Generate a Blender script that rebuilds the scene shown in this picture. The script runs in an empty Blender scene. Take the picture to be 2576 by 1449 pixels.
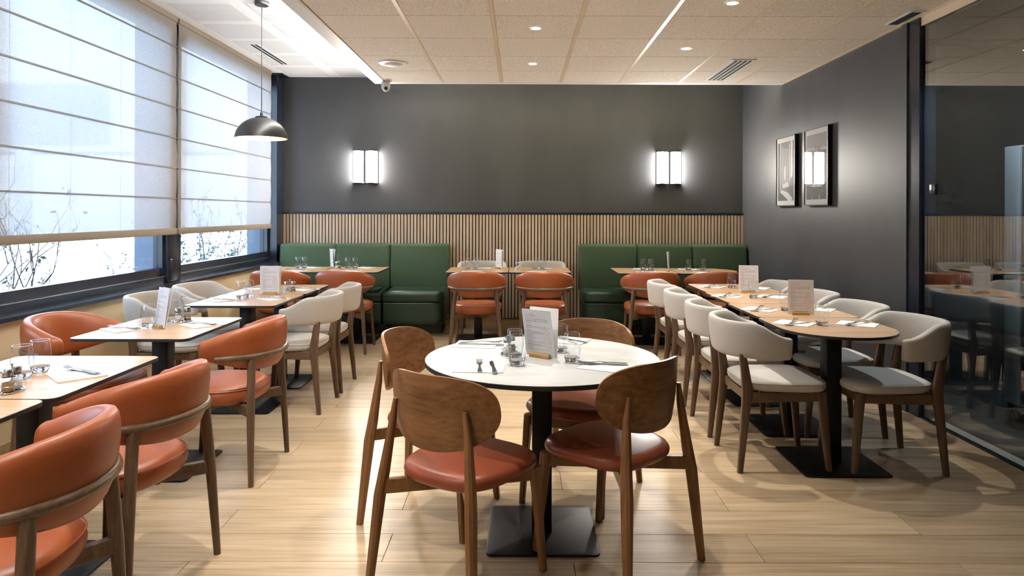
import bpy, bmesh, math, random
from mathutils import Vector, Matrix
random.seed(7)
SC = bpy.context.scene
COL = SC.collection
PI = math.pi
R = math.radians

# ------------------------------------------------------------------ camera
cam_d = bpy.data.cameras.new('camera')
cam_d.sensor_fit = 'HORIZONTAL'
cam_d.sensor_width = 36.0
cam_d.lens = 36.0 * 1717 / 2576
cam_d.shift_x = -20.0 / 2576
cam_d.shift_y = -189.5 / 2576
cam_d.clip_start = 0.05
cam_d.clip_end = 200
cam = bpy.data.objects.new('camera', cam_d)
COL.objects.link(cam)
cam.matrix_world = Matrix.Translation((0, 0, 1.374)) @ Matrix.Rotation(R(90), 4, 'X') @ Matrix.Rotation(R(0.17), 4, 'Z')
SC.camera = cam

# ------------------------------------------------------------------ world, lights, exposure
world = bpy.data.worlds.new('sky')
SC.world = world
world.use_nodes = True
wb = world.node_tree.nodes['Background']
wb.inputs[0].default_value = (0.60, 0.79, 1.0, 1)
wb.inputs[1].default_value = 8.0
SC.view_settings.view_transform = 'Standard'
SC.view_settings.look = 'None'
SC.view_settings.gamma = 1.0
SC.view_settings.use_curve_mapping = False
SC.view_settings.exposure = 0.0
SC.cycles.use_denoising = True
SC.cycles.max_bounces = 6
SC.cycles.diffuse_bounces = 3
SC.cycles.glossy_bounces = 3
SC.cycles.transparent_max_bounces = 14
SC.cycles.transmission_bounces = 6
SC.cycles.use_adaptive_sampling = True
SC.cycles.adaptive_threshold = 0.06
SC.cycles.adaptive_min_samples = 16
SC.cycles.caustics_reflective = False
SC.cycles.caustics_refractive = False
SC.cycles.sample_clamp_indirect = 6.0

SPOT_W = 152.0
SPOT_COL = (1.0, 0.955, 0.88)
COVE_W = 260.0
SCONCE = 130.0

def area(name, loc, rot, sx, sy, power, color, portal=False):
    d = bpy.data.lights.new(name, 'AREA')
    d.shape = 'RECTANGLE'
    d.size, d.size_y = sx, sy
    d.energy = power
    d.color = color
    if portal:
        d.cycles.is_portal = True
    o = bpy.data.objects.new(name, d)
    COL.objects.link(o)
    o.location = loc
    o.rotation_euler = rot
    return o
sun_d = bpy.data.lights.new('sun', 'SUN')
sun_d.energy = 30.0
sun_d.color = (0.95, 0.98, 1.0)
sun_d.angle = R(0.6)
sun = bpy.data.objects.new('sun', sun_d)
COL.objects.link(sun)
sun.rotation_euler = Vector((0.45, -0.62, 0.80)).to_track_quat('Z', 'Y').to_euler()
# portals in the window openings (guide the sky sampling)
# area('window_portal', (-3.10, 5.0, 1.85), (0, R(-90), 0), 2.1, 6.6, 1, (1, 1, 1), True)
# cove light lying on top of the lowered ceiling, shining up
area('cove_light_side', (-1.44, 2.3, 2.83), (R(180), 0, 0), 0.05, 9.4, COVE_W * 2.2, (1.0, 0.96, 0.88))
area('cove_light_back', (0.65, 6.98, 2.83), (R(180), 0, 0), 4.0, 0.05, COVE_W * 0.30, (1.0, 0.90, 0.52))

# ------------------------------------------------------------------ materials
MATS = {}
def nt(name):
    m = bpy.data.materials.new(name)
    m.use_nodes = True
    t = m.node_tree
    return m, t, t.nodes['Principled BSDF']

def N(t, typ, **kw):
    n = t.nodes.new(typ)
    for k, v in kw.items():
        if k.startswith('i_'):
            key = k[2:]
            n.inputs[int(key) if key.isdigit() else key.replace('_', ' ')].default_value = v
        else:
            setattr(n, k, v)
    return n

def c4(c):
    return (c[0], c[1], c[2], 1)

def plain(name, col, rough=0.5, metal=0.0, spec=0.5, emit=None, es=0.0):
    m, t, b = nt(name)
    b.inputs['Base Color'].default_value = c4(col)
    b.inputs['Roughness'].default_value = rough
    b.inputs['Metallic'].default_value = metal
    b.inputs['Specular IOR Level'].default_value = spec
    if emit:
        b.inputs['Emission Color'].default_value = c4(emit)
        b.inputs['Emission Strength'].default_value = es
    MATS[name] = m
    return m

def noisy(name, c1, c2, rough, scale=(40, 40, 40), bump=0.0, bscale=None, detail=4, metal=0, spec=0.5, pos=(0.35, 0.65), coord='Object', rnd=0.0, bdist=0.002):
    m, t, b = nt(name)
    L = t.links
    tc = N(t, 'ShaderNodeTexCoord')
    mp = N(t, 'ShaderNodeMapping')
    mp.inputs['Scale'].default_value = scale
    src = tc.outputs[coord]
    if rnd:
        oi = N(t, 'ShaderNodeObjectInfo')
        vm = N(t, 'ShaderNodeVectorMath', operation='MULTIPLY_ADD')
        cmb = N(t, 'ShaderNodeCombineXYZ')
        L.new(oi.outputs['Random'], cmb.inputs[0]); L.new(oi.outputs['Random'], cmb.inputs[1]); L.new(oi.outputs['Random'], cmb.inputs[2])
        vm.inputs[1].default_value = (17.3, 9.1, 5.7)
        L.new(cmb.outputs[0], vm.inputs[0]); L.new(src, vm.inputs[2])
        src = vm.outputs[0]
    L.new(src, mp.inputs['Vector'])
    nz = N(t, 'ShaderNodeTexNoise')
    nz.inputs['Scale'].default_value = 1.0
    nz.inputs['Detail'].default_value = detail
    L.new(mp.outputs[0], nz.inputs['Vector'])
    cr = N(t, 'ShaderNodeValToRGB')
    cr.color_ramp.elements[0].position = pos[0]
    cr.color_ramp.elements[1].position = pos[1]
    cr.color_ramp.elements[0].color = c4(c1)
    cr.color_ramp.elements[1].color = c4(c2)
    L.new(nz.outputs[0], cr.inputs[0])
    out = cr.outputs[0]
    if rnd:
        hs = N(t, 'ShaderNodeHueSaturation')
        mr = N(t, 'ShaderNodeMapRange')
        mr.inputs['To Min'].default_value = 1 - rnd
        mr.inputs['To Max'].default_value = 1 + rnd
        L.new(oi.outputs['Random'], mr.inputs[0])
        L.new(mr.outputs[0], hs.inputs['Value'])
        L.new(out, hs.inputs['Color'])
        out = hs.outputs[0]
    L.new(out, b.inputs['Base Color'])
    b.inputs['Roughness'].default_value = rough
    b.inputs['Metallic'].default_value = metal
    b.inputs['Specular IOR Level'].default_value = spec
    if bump:
        bp = N(t, 'ShaderNodeBump')
        bp.inputs['Strength'].default_value = bump
        bp.inputs['Distance'].default_value = bdist
        if bscale:
            n2 = N(t, 'ShaderNodeTexNoise')
            n2.inputs['Scale'].default_value = bscale
            n2.inputs['Detail'].default_value = 3
            L.new(tc.outputs[coord], n2.inputs['Vector'])
            L.new(n2.outputs[0], bp.inputs['Height'])
        else:
            L.new(nz.outputs[0], bp.inputs['Height'])
        L.new(bp.outputs[0], b.inputs['Normal'])
    MATS[name] = m
    return m

def wood(name, c1, c2, rough, axis=0, fine=60.0, rnd=0.0, spec=0.4, bump=0.15, long=2.5):
    """streaky grain along one object axis with a slow swirl"""
    m, t, b = nt(name)
    L = t.links
    tc = N(t, 'ShaderNodeTexCoord')
    oi = N(t, 'ShaderNodeObjectInfo')
    cmb = N(t, 'ShaderNodeCombineXYZ')
    for k in range(3):
        L.new(oi.outputs['Random'], cmb.inputs[k])
    vm = N(t, 'ShaderNodeVectorMath', operation='MULTIPLY_ADD')
    vm.inputs[1].default_value = (23.0, 11.0, 7.0)
    L.new(cmb.outputs[0], vm.inputs[0]); L.new(tc.outputs['Object'], vm.inputs[2])
    s = [fine, fine, fine]; s[axis] = long
    mp = N(t, 'ShaderNodeMapping'); mp.inputs['Scale'].default_value = s
    L.new(vm.outputs[0], mp.inputs['Vector'])
    n1 = N(t, 'ShaderNodeTexNoise'); n1.inputs['Scale'].default_value = 1; n1.inputs['Detail'].default_value = 5; n1.inputs['Roughness'].default_value = 0.6
    L.new(mp.outputs[0], n1.inputs['Vector'])
    s2 = [fine * .16] * 3; s2[axis] = long * .55
    mp2 = N(t, 'ShaderNodeMapping'); mp2.inputs['Scale'].default_value = s2
    L.new(vm.outputs[0], mp2.inputs['Vector'])
    n2 = N(t, 'ShaderNodeTexNoise'); n2.inputs['Scale'].default_value = 1; n2.inputs['Detail'].default_value = 3; n2.inputs['Distortion'].default_value = 0.6
    L.new(mp2.outputs[0], n2.inputs['Vector'])
    mx = N(t, 'ShaderNodeMix', data_type='FLOAT'); mx.inputs[0].default_value = 0.42
    L.new(n1.outputs[0], mx.inputs[2]); L.new(n2.outputs[0], mx.inputs[3])
    cr = N(t, 'ShaderNodeValToRGB')
    cr.color_ramp.elements[0].position = 0.34; cr.color_ramp.elements[0].color = c4(c1)
    cr.color_ramp.elements[1].position = 0.62; cr.color_ramp.elements[1].color = c4(c2)
    L.new(mx.outputs[0], cr.inputs[0])
    out = cr.outputs[0]
    if rnd:
        hs = N(t, 'ShaderNodeHueSaturation')
        mr = N(t, 'ShaderNodeMapRange'); mr.inputs['To Min'].default_value = 1 - rnd; mr.inputs['To Max'].default_value = 1 + rnd
        L.new(oi.outputs['Random'], mr.inputs[0]); L.new(mr.outputs[0], hs.inputs['Value']); L.new(out, hs.inputs['Color'])
        out = hs.outputs[0]
    L.new(out, b.inputs['Base Color'])
    b.inputs['Roughness'].default_value = rough
    b.inputs['Specular IOR Level'].default_value = spec
    if bump:
        bp = N(t, 'ShaderNodeBump'); bp.inputs['Strength'].default_value = bump; bp.inputs['Distance'].default_value = 0.001
        L.new(n1.outputs[0], bp.inputs['Height']); L.new(bp.outputs[0], b.inputs['Normal'])
    MATS[name] = m
    return m

def thin_glass(name, tint, f0, rough=0.0, gloss=(1, 1, 1)):
    """thin pane: transparent with a Schlick reflection that is the same from both sides"""
    m = bpy.data.materials.new(name); m.use_nodes = True
    t = m.node_tree; t.nodes.clear(); L = t.links
    o = N(t, 'ShaderNodeOutputMaterial')
    tr = N(t, 'ShaderNodeBsdfTransparent'); tr.inputs[0].default_value = c4(tint)
    gl = N(t, 'ShaderNodeBsdfGlossy'); gl.inputs['Roughness'].default_value = rough; gl.inputs[0].default_value = c4(gloss)
    ge = N(t, 'ShaderNodeNewGeometry')
    dt = N(t, 'ShaderNodeVectorMath', operation='DOT_PRODUCT'); L.new(ge.outputs['Incoming'], dt.inputs[0]); L.new(ge.outputs['Normal'], dt.inputs[1])
    ab = N(t, 'ShaderNodeMath', operation='ABSOLUTE'); L.new(dt.outputs['Value'], ab.inputs[0])
    om = N(t, 'ShaderNodeMath', operation='SUBTRACT', use_clamp=True); om.inputs[0].default_value = 1.0; L.new(ab.outputs[0], om.inputs[1])
    pw = N(t, 'ShaderNodeMath', operation='POWER'); pw.inputs[1].default_value = 5.0; L.new(om.outputs[0], pw.inputs[0])
    ma = N(t, 'ShaderNodeMath', operation='MULTIPLY_ADD'); ma.inputs[1].default_value = 1 - f0; ma.inputs[2].default_value = f0; L.new(pw.outputs[0], ma.inputs[0])
    mx = N(t, 'ShaderNodeMixShader')
    L.new(ma.outputs[0], mx.inputs[0]); L.new(tr.outputs[0], mx.inputs[1]); L.new(gl.outputs[0], mx.inputs[2]); L.new(mx.outputs[0], o.inputs[0])
    MATS[name] = m
    return m

wood('floor_oak', (0.27, 0.185, 0.105), (0.50, 0.374, 0.238), 0.33, 0, 85, rnd=0.10, spec=0.45, bump=0.06, long=2.2)
plain('grout', (0.36, 0.31, 0.25), 0.8)
wood('oak_slat', (0.54, 0.41, 0.30), (0.70, 0.56, 0.43), 0.5, 2, 90, rnd=0.12)
wood('oak_board', (0.40, 0.27, 0.14), (0.54, 0.38, 0.21), 0.5, 0, 60)
wood('laminate', (0.46, 0.275, 0.150), (0.60, 0.385, 0.225), 0.27, 0, 55, rnd=0.04, spec=0.75, bump=0.02, long=2.0)
wood('dark_wood', (0.060, 0.034, 0.020), (0.145, 0.085, 0.050), 0.42, 2, 110, rnd=0.06, long=5)
wood('dark_wood_bent', (0.075, 0.043, 0.025), (0.16, 0.095, 0.055), 0.36, 0, 90, rnd=0.05, long=6)
wood('mid_wood', (0.165, 0.074, 0.026), (0.245, 0.118, 0.046), 0.38, 2, 90, rnd=0.05, long=5)
wood('mid_ply', (0.150, 0.066, 0.023), (0.32, 0.158, 0.064), 0.34, 0, 62, rnd=0.05, long=4.5, bump=0.05)
wood('holder_oak', (0.36, 0.20, 0.075), (0.56, 0.34, 0.15), 0.5, 0, 120)
plain('black_core', (0.012, 0.012, 0.014), 0.45)
plain('black_metal', (0.007, 0.007, 0.008), 0.42, 0, 0.3)
plain('black_frame', (0.012, 0.017, 0.030), 0.26, 0, 0.5)  # blue tint puts reflected sky into the black
plain('dark_gap', (0.006, 0.006, 0.006), 0.9)
noisy('wall_grey', (0.047, 0.049, 0.055), (0.058, 0.060, 0.067), 0.46, (2.2, 2.2, 1.2), bump=0.05, bscale=60, spec=0.4)
noisy('wall_beige', (0.78, 0.61, 0.38), (0.83, 0.67, 0.43), 0.7, (3, 3, 3), bump=0.05, bscale=90)
plain('white_paint', (0.88, 0.88, 0.88), 0.6)
plain('white_trim', (0.82, 0.82, 0.82), 0.45)
noisy('ceiling_tile', (0.50, 0.43, 0.345), (0.90, 0.83, 0.73), 0.85, (90, 190, 90), bump=1.0, bscale=150, detail=6, pos=(0.28, 0.58), rnd=0.03, bdist=0.004)
plain('tile_bar', (0.74, 0.63, 0.46), 0.40)
noisy('leather_orange', (0.285, 0.069, 0.019), (0.32, 0.081, 0.024), 0.40, (6, 6, 6), bump=0.22, bscale=420, spec=0.5, bdist=0.0008)
noisy('leather_red', (0.265, 0.060, 0.026), (0.30, 0.070, 0.030), 0.34, (6, 6, 6), bump=0.2, bscale=420, spec=0.5, bdist=0.0008)
plain('stitch', (0.60, 0.25, 0.10), 0.6)
noisy('fabric_beige', (0.475, 0.44, 0.40), (0.575, 0.536, 0.492), 0.9, (620, 620, 620), bump=0.35, bscale=900, detail=2, spec=0.2, bdist=0.001)
plain('piping_beige', (0.45, 0.385, 0.31), 0.85)
noisy('fabric_green', (0.042, 0.074, 0.046), (0.068, 0.112, 0.070), 0.85, (350, 350, 350), bump=0.4, bscale=800, detail=2, spec=0.25, bdist=0.001)
noisy('leather_green', (0.014, 0.036, 0.024), (0.019, 0.045, 0.030), 0.34, (5, 5, 5), bump=0.15, bscale=300, bdist=0.0008)
plain('plinth_dark', (0.05, 0.048, 0.045), 0.6)
noisy('marble_top', (0.635, 0.63, 0.605), (0.69, 0.69, 0.67), 0.22, (4, 9, 4), detail=6, pos=(0.42, 0.50))
plain('steel', (0.62, 0.62, 0.63), 0.18, 1.0)
plain('steel_brushed', (0.62, 0.64, 0.66), 0.34, 1.0)
plain('steel_panel', (0.70, 0.73, 0.77), 0.42, 0.7)
plain('paper', (0.83, 0.82, 0.80), 0.75)
plain('card', (0.88, 0.87, 0.87), 0.55)
plain('print_red', (0.74, 0.42, 0.39), 0.7)
plain('print_grey', (0.52, 0.52, 0.55), 0.7)
plain('print_dark', (0.16, 0.16, 0.20), 0.7)
plain('print_pink', (0.83, 0.76, 0.75), 0.7)
thin_glass('tumbler', (0.975, 0.98, 0.985), 0.03)
thin_glass('window_glass', (0.96, 0.985, 1.0), 0.03)
thin_glass('partition_glass', (0.78, 0.84, 0.85), 0.20)
thin_glass('picture_glass', (0.97, 0.97, 0.97), 0.04)
gm, gt, gb = nt('glass_base'); gb.inputs['Base Color'].default_value = (0.96, 0.98, 1, 1); gb.inputs['Transmission Weight'].default_value = 1.0; gb.inputs['Roughness'].default_value = 0.0; gb.inputs['IOR'].default_value = 1.47; MATS['glass_base'] = gm
plain('salt', (0.82, 0.81, 0.79), 0.9)
noisy('pepper', (0.20, 0.12, 0.06), (0.42, 0.28, 0.15), 0.9, (700, 700, 700))
plain('lamp_black', (0.018, 0.018, 0.018), 0.36)
plain('lamp_inside', (0.85, 0.62, 0.26), 0.35)
plain('bulb', (1, 1, 1), 0.5, emit=(1.0, 0.83, 0.50), es=22)
plain('downlight_glow', (1, 1, 1), 0.5, emit=(1.0, 0.90, 0.72), es=14)
plain('sconce_glow', (1, 1, 1), 0.5, emit=(1.0, 0.93, 0.84), es=SCONCE)
plain('lens_black', (0.01, 0.01, 0.01), 0.1)
noisy('facade', (0.62, 0.68, 0.76), (0.70, 0.76, 0.83), 0.9, (1.2, 1.2, .3))
plain('facade_line', (0.56, 0.60, 0.66), 0.9)
plain('facade_glass', (0.34, 0.40, 0.48), 0.25)
plain('outside_ground', (0.70, 0.70, 0.68), 0.9)
plain('twig', (0.034, 0.034, 0.046), 0.9)
plain('leaf', (0.020, 0.075, 0.050), 0.6)
plain('leaf_pale', (0.036, 0.080, 0.078), 0.6)
plain('reveal', (0.10, 0.13, 0.19), 0.8)
plain('outer_dark', (0.030, 0.032, 0.034), 0.6)

# sheer roman-blind fabric
m = bpy.data.materials.new('blind_fabric'); m.use_nodes = True
t = m.node_tree; t.nodes.clear(); L = t.links
o = N(t, 'ShaderNodeOutputMaterial')
tc = N(t, 'ShaderNodeTexCoord')
nz = N(t, 'ShaderNodeTexNoise'); nz.inputs['Scale'].default_value = 330; nz.inputs['Detail'].default_value = 2
L.new(tc.outputs['Object'], nz.inputs['Vector'])
cr = N(t, 'ShaderNodeValToRGB')
cr.color_ramp.elements[0].position = .35; cr.color_ramp.elements[0].color = (0.20, 0.17, 0.145, 1)
cr.color_ramp.elements[1].position = .65; cr.color_ramp.elements[1].color = (0.40, 0.36, 0.31, 1)
L.new(nz.outputs[0], cr.inputs[0])
df = N(t, 'ShaderNodeBsdfDiffuse'); L.new(cr.outputs[0], df.inputs[0])
tl = N(t, 'ShaderNodeBsdfTranslucent'); tl.inputs[0].default_value = (0.50, 0.60, 0.74, 1)
a1 = N(t, 'ShaderNodeMixShader'); a1.inputs[0].default_value = 0.14
L.new(df.outputs[0], a1.inputs[1]); L.new(tl.outputs[0], a1.inputs[2])
tr = N(t, 'ShaderNodeBsdfTransparent'); tr.inputs[0].default_value = (0.96, 0.98, 1.0, 1)
a2 = N(t, 'ShaderNodeMixShader'); a2.inputs[0].default_value = 0.053
L.new(a1.outputs[0], a2.inputs[1]); L.new(tr.outputs[0], a2.inputs[2]); L.new(a2.outputs[0], o.inputs[0])
MATS['blind_fabric'] = m
noisy('blind_hem', (0.15, 0.115, 0.085), (0.30, 0.25, 0.20), 0.9, (330, 330, 330))
plain('blind_rod', (0.16, 0.15, 0.15), 0.7)

# perforated plaster
m, t, b = nt('perforated'); L = t.links
tc = N(t, 'ShaderNodeTexCoord')
sc_ = N(t, 'ShaderNodeVectorMath', operation='SCALE'); sc_.inputs['Scale'].default_value = 1 / 0.0204
L.new(tc.outputs['Object'], sc_.inputs[0])
fr = N(t, 'ShaderNodeVectorMath', operation='FRACTION'); L.new(sc_.outputs[0], fr.inputs[0])
sp = N(t, 'ShaderNodeSeparateXYZ'); L.new(fr.outputs[0], sp.inputs[0])
cb = N(t, 'ShaderNodeCombineXYZ'); L.new(sp.outputs[0], cb.inputs[0]); L.new(sp.outputs[1], cb.inputs[1])
ds = N(t, 'ShaderNodeVectorMath', operation='DISTANCE'); ds.inputs[1].default_value = (.5, .5, 0); L.new(cb.outputs[0], ds.inputs[0])
lt = N(t, 'ShaderNodeMath', operation='LESS_THAN'); lt.inputs[1].default_value = 0.27; L.new(ds.outputs['Value'], lt.inputs[0])
mx = N(t, 'ShaderNodeMix', data_type='RGBA'); mx.inputs[6].default_value = (0.88, 0.88, 0.88, 1); mx.inputs[7].default_value = (0.25, 0.25, 0.26, 1)
L.new(lt.outputs[0], mx.inputs[0]); L.new(mx.outputs[2], b.inputs['Base Color']); b.inputs['Roughness'].default_value = 0.65
MATS['perforated'] = m
for g in range(8):
    v = (0.010, 0.025, 0.06, 0.14, 0.28, 0.48, 0.70, 0.90)[g]
    plain('tone_%d' % g, (v, v * .985, v * .99), 0.6)
noisy('city_texture', (0.03, 0.03, 0.032), (0.75, 0.74, 0.74), 0.6, (60, 140, 140), detail=6, pos=(0.42, 0.62))

# ------------------------------------------------------------------ mesh builder
class MB:
    def __init__(s):
        s.v = []; s.f = []; s.mi = []
        s.cur = 0
    def add(s, vs, fs):
        o = len(s.v)
        s.v += [tuple(p) for p in vs]
        s.f += [tuple(i + o for i in f) for f in fs]
        s.mi += [s.cur] * len(fs)
        return s
    def box(s, x0, x1, y0, y1, z0, z1):
        return s.add([(x0, y0, z0), (x1, y0, z0), (x1, y1, z0), (x0, y1, z0), (x0, y0, z1), (x1, y0, z1), (x1, y1, z1), (x0, y1, z1)],
                     [(3, 2, 1, 0), (4, 5, 6, 7), (0, 1, 5, 4), (1, 2, 6, 5), (2, 3, 7, 6), (3, 0, 4, 7)])
    def rbox(s, x0, x1, y0, y1, z0, z1, r=0.02, seg=3):
        bm = bmesh.new()
        bmesh.ops.create_cube(bm, size=1)
        for v in bm.verts:
            v.co = Vector(((x0 + x1) / 2 + v.co.x * (x1 - x0), (y0 + y1) / 2 + v.co.y * (y1 - y0), (z0 + z1) / 2 + v.co.z * (z1 - z0)))
        bmesh.ops.bevel(bm, geom=bm.edges[:], offset=r, segments=seg, profile=0.5, affect='EDGES')
        bm.verts.index_update()
        s.add([v.co for v in bm.verts], [[v.index for v in f.verts] for f in bm.faces])
        bm.free()
        return s
    def loft(s, rings, closed=True, caps=True, wrap=False):
        n = len(rings[0]); vs = [p for r in rings for p in r]; fs = []
        m = len(rings)
        for i in range(m if wrap else m - 1):
            a = i * n; b = ((i + 1) % m) * n
            for k in range(n if closed else n - 1):
                k2 = (k + 1) % n
                fs.append((a + k, a + k2, b + k2, b + k))
        if caps and not wrap:
            fs.append(tuple(range(n - 1, -1, -1)))
            fs.append(tuple((m - 1) * n + k for k in range(n)))
        return s.add(vs, fs)
    def legpath(s, pts, ch=0.28):
        """pts: (x,y,z,wx,wy): stacked chamfered rectangles, mostly vertical"""
        rings = []
        for (x, y, z, wx, wy) in pts:
            hx, hy = wx / 2, wy / 2; cx, cy = hx * (1 - ch), hy * (1 - ch)
            rings.append([(x + a, y + b, z) for a, b in ((cx, -hy), (hx, -cy), (hx, cy), (cx, hy), (-cx, hy), (-hx, cy), (-hx, -cy), (-cx, -hy))])
        return s.loft(rings)
    def bar(s, p, q, w, h, w2=None, h2=None, up=(0, 0, 1), ch=0.2):
        p = Vector(p); q = Vector(q); d = (q - p).normalized()
        sd = d.cross(Vector(up)).normalized(); u = sd.cross(d)
        rings = []
        for c, ww, hh in ((p, w, h), (q, w2 or w, h2 or h)):
            a, b = ww / 2, hh / 2; ca, cb_ = a - min(a, b) * ch, b - min(a, b) * ch
            rings.append([c + sd * i + u * j for i, j in ((ca, -b), (a, -cb_), (a, cb_), (ca, b), (-ca, b), (-a, cb_), (-a, -cb_), (-ca, -b))])
        return s.loft(rings)
    def tube(s, path, rad, n=8, closed=False, flat=None):
        path = [Vector(p) for p in path]; m = len(path); rings = []
        rr = rad if isinstance(rad, (list, tuple)) else [rad] * m
        ref = Vector((0, 0, 1))
        for i, p in enumerate(path):
            a = path[(i - 1) % m] if (closed or i > 0) else p
            b = path[(i + 1) % m] if (closed or i < m - 1) else p
            d = (b - a).normalized()
            rf = ref if abs(d.z) < 0.97 else Vector((1, 0, 0))
            sd = d.cross(rf).normalized(); u = sd.cross(d)
            fx = flat or 1.0
            rings.append([p + sd * (rr[i] * fx * math.cos(2 * PI * k / n)) + u * (rr[i] * math.sin(2 * PI * k / n)) for k in range(n)])
        return s.loft(rings, wrap=closed)
    def lathe(s, prof, n=24, c=(0, 0, 0)):
        rings = [[(c[0] + r * math.cos(2 * PI * k / n), c[1] + r * math.sin(2 * PI * k / n), c[2] + z) for k in range(n)] for r, z in prof]
        return s.loft(rings)
    def slab(s, out, z0, z1, bev=0.0, top=None, steps=2, bot_bev=0.0):
        """extruded outline; edge rounded by bev at the top (and bot_bev at the bottom); top: material index for the upper face"""
        n = len(out)
        def inset(d):
            res = []
            for i in range(n):
                a, p, b = out[i - 1], out[i], out[(i + 1) % n]
                e1 = Vector((p[0] - a[0], p[1] - a[1])).normalized(); e2 = Vector((b[0] - p[0], b[1] - p[1])).normalized()
                nn = Vector((-e1.y - e2.y, e1.x + e2.x))
                nn = nn.normalized() if nn.length > 1e-6 else Vector((-e1.y, e1.x))
                res.append((p[0] + nn.x * d, p[1] + nn.y * d))
            return res
        rings = []
        if bot_bev:
            for k in range(steps):
                a = PI / 2 * k / steps
                rings.append([(x, y, z0 + bot_bev * (1 - math.sin(a))) for x, y in inset(bot_bev * (1 - math.cos(a)))][:])
            rings = [[(x, y, z0 + bot_bev * (1 - math.cos(PI / 2 * k / steps))) for x, y in inset(bot_bev * (1 - math.sin(PI / 2 * k / steps)))] for k in range(steps)]
            rings.append([(x, y, z0 + bot_bev) for x, y in out])
        else:
            rings.append([(x, y, z0) for x, y in out])
        if bev:
            for k in range(steps + 1):
                a = PI / 2 * k / steps
                rings.append([(x, y, z1 - bev + bev * math.sin(a)) for x, y in inset(bev * (1 - math.cos(a)))])
        else:
            rings.append([(x, y, z1) for x, y in out])
        s.loft(rings)
        if top is not None:
            s.mi[-1] = top
        return s
    def mesh(s, name, mats, angle=38):
        me = bpy.data.meshes.new(name)
        me.from_pydata(s.v, [], s.f)
        for mm in (mats if isinstance(mats, (list, tuple)) else [mats]):
            me.materials.append(MATS[mm])
        me.polygons.foreach_set('material_index', s.mi)
        me.polygons.foreach_set('use_smooth', [True] * len(s.f))
        bm = bmesh.new(); bm.from_mesh(me)
        bmesh.ops.recalc_face_normals(bm, faces=bm.faces[:])
        bm.to_mesh(me); bm.free()
        me.set_sharp_from_angle(angle=R(angle))
        me.update()
        return me
    def build(s, name, mats, parent=None, angle=38, **kw):
        return put(name, s.mesh(name, mats, angle), parent, **kw)

def put(name, me, parent=None, loc=None, rot=None, label=None, cat=None, group=None, kind=None):
    o = bpy.data.objects.new(name, me)
    COL.objects.link(o)
    if parent: o.parent = parent
    if loc: o.location = loc
    if rot: o.rotation_euler = rot
    if label: o['label'] = label
    if cat: o['category'] = cat
    if group: o['group'] = group
    if kind: o['kind'] = kind
    return o

def thing(name, label, cat, loc=(0, 0, 0), rz=0.0, group=None, kind=None):
    return put(name, None, None, loc, (0, 0, rz), label, cat, group, kind)

def place(parts, root):
    """parts: list of (name, mesh, [ (subname, mesh) ... ]) sharing mesh data"""
    for name, me, subs in parts:
        p = put(name, me, root)
        for sn, sm in subs:
            put(sn, sm, p)
    return root

def rrect(x0, x1, y0, y1, r, n=6):
    rs = r if isinstance(r, (list, tuple)) else [r] * 4
    pts = []
    for (cx, cy, a0, q) in ((x1, y0, -90, rs[0]), (x1, y1, 0, rs[1]), (x0, y1, 90, rs[2]), (x0, y0, 180, rs[3])):
        sx = -1 if cx == x1 else 1; sy = 1 if cy == y0 else -1
        ox, oy = cx + sx * q, cy + sy * q
        for k in range(n + 1):
            a = R(a0 + 90 * k / n)
            pts.append((ox + q * math.cos(a), oy + q * math.sin(a)))
    return pts

def smooth01(x):
    x = max(0.0, min(1.0, x)); return x * x * (3 - 2 * x)

# ================================================================== THE SETTING
XL, XR, YB, YF = -2.85, 2.70, 8.28, -2.6          # inner faces
ZC, ZR = 3.01, 2.70                                # plaster ceiling, lowered tile ceiling

# floor: grout bed + individual planks
fl = MB().box(-2.95, 6.2, YF - .1, YB + .1, -0.10, -0.012).build('floor', 'grout', kind='structure')
PW, PL = 0.2347, 1.51
plank_cache = {}
def plank(x0, x1, y0, y1):
    g = 0.0011
    key = (round(x1 - x0, 3), round(y1 - y0, 3))
    if key not in plank_cache:
        w, d = (x1 - x0) / 2 - g, (y1 - y0) / 2 - g
        b = 0.0008
        plank_cache[key] = MB().loft([[(-w, -d, -.012), (w, -d, -.012), (w, d, -.012), (-w, d, -.012)],
                                      [(-w, -d, -b), (w, -d, -b), (w, d, -b), (-w, d, -b)],
                                      [(-w + b, -d + b, 0), (w - b, -d + b, 0), (w - b, d - b, 0), (-w + b, d - b, 0)]]).mesh('plank', 'floor_oak', 20)
    put('plank', plank_cache[key], fl, ((x0 + x1) / 2, (y0 + y1) / 2, 0))
row_y = 2.684 - 5 * PW
k = 0
while row_y < YB - 0.01:
    y1 = min(row_y + PW, YB)
    off = 0.97 if (k % 2 == 1) else 1.725
    x = off - 3 * PL
    while x < XR - 0.01:
        a, b = max(x, XL), min(x + PL, XR)
        if b - a > 0.02:
            plank(a, b, row_y, y1)
        x += PL
    row_y += PW; k += 1
rest = MB().box(XL, XR, YF, 2.684 - 5 * PW, -.012, 0).build('planking', 'floor_oak', fl)
rest['kind'] = 'stuff'

# back wall (dark grey), right wall, wall behind the camera, low wall under the windows
MB().box(-3.2, 6.2, YB, YB + .15, 0, ZC + .1).build('wall_back', 'wall_grey', kind='structure')
MB().box(XR, XR + .14, 4.80, YB, 0, ZC).build('wall_right', 'wall_grey', kind='structure')
MB().box(-3.2, 6.2, YF - .15, YF, 0, ZC + .1).build('wall_front', 'white_paint', kind='structure')
wl = MB().box(-3.02, XL, YF, YB, 0, 0.762).build('wall_left', 'wall_beige', kind='structure')
MB().box(-3.25, 6.2, YF, YB, ZC, ZC + .12).build('ceiling', 'white_paint', kind='structure')
ceil = bpy.data.objects['ceiling']

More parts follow.
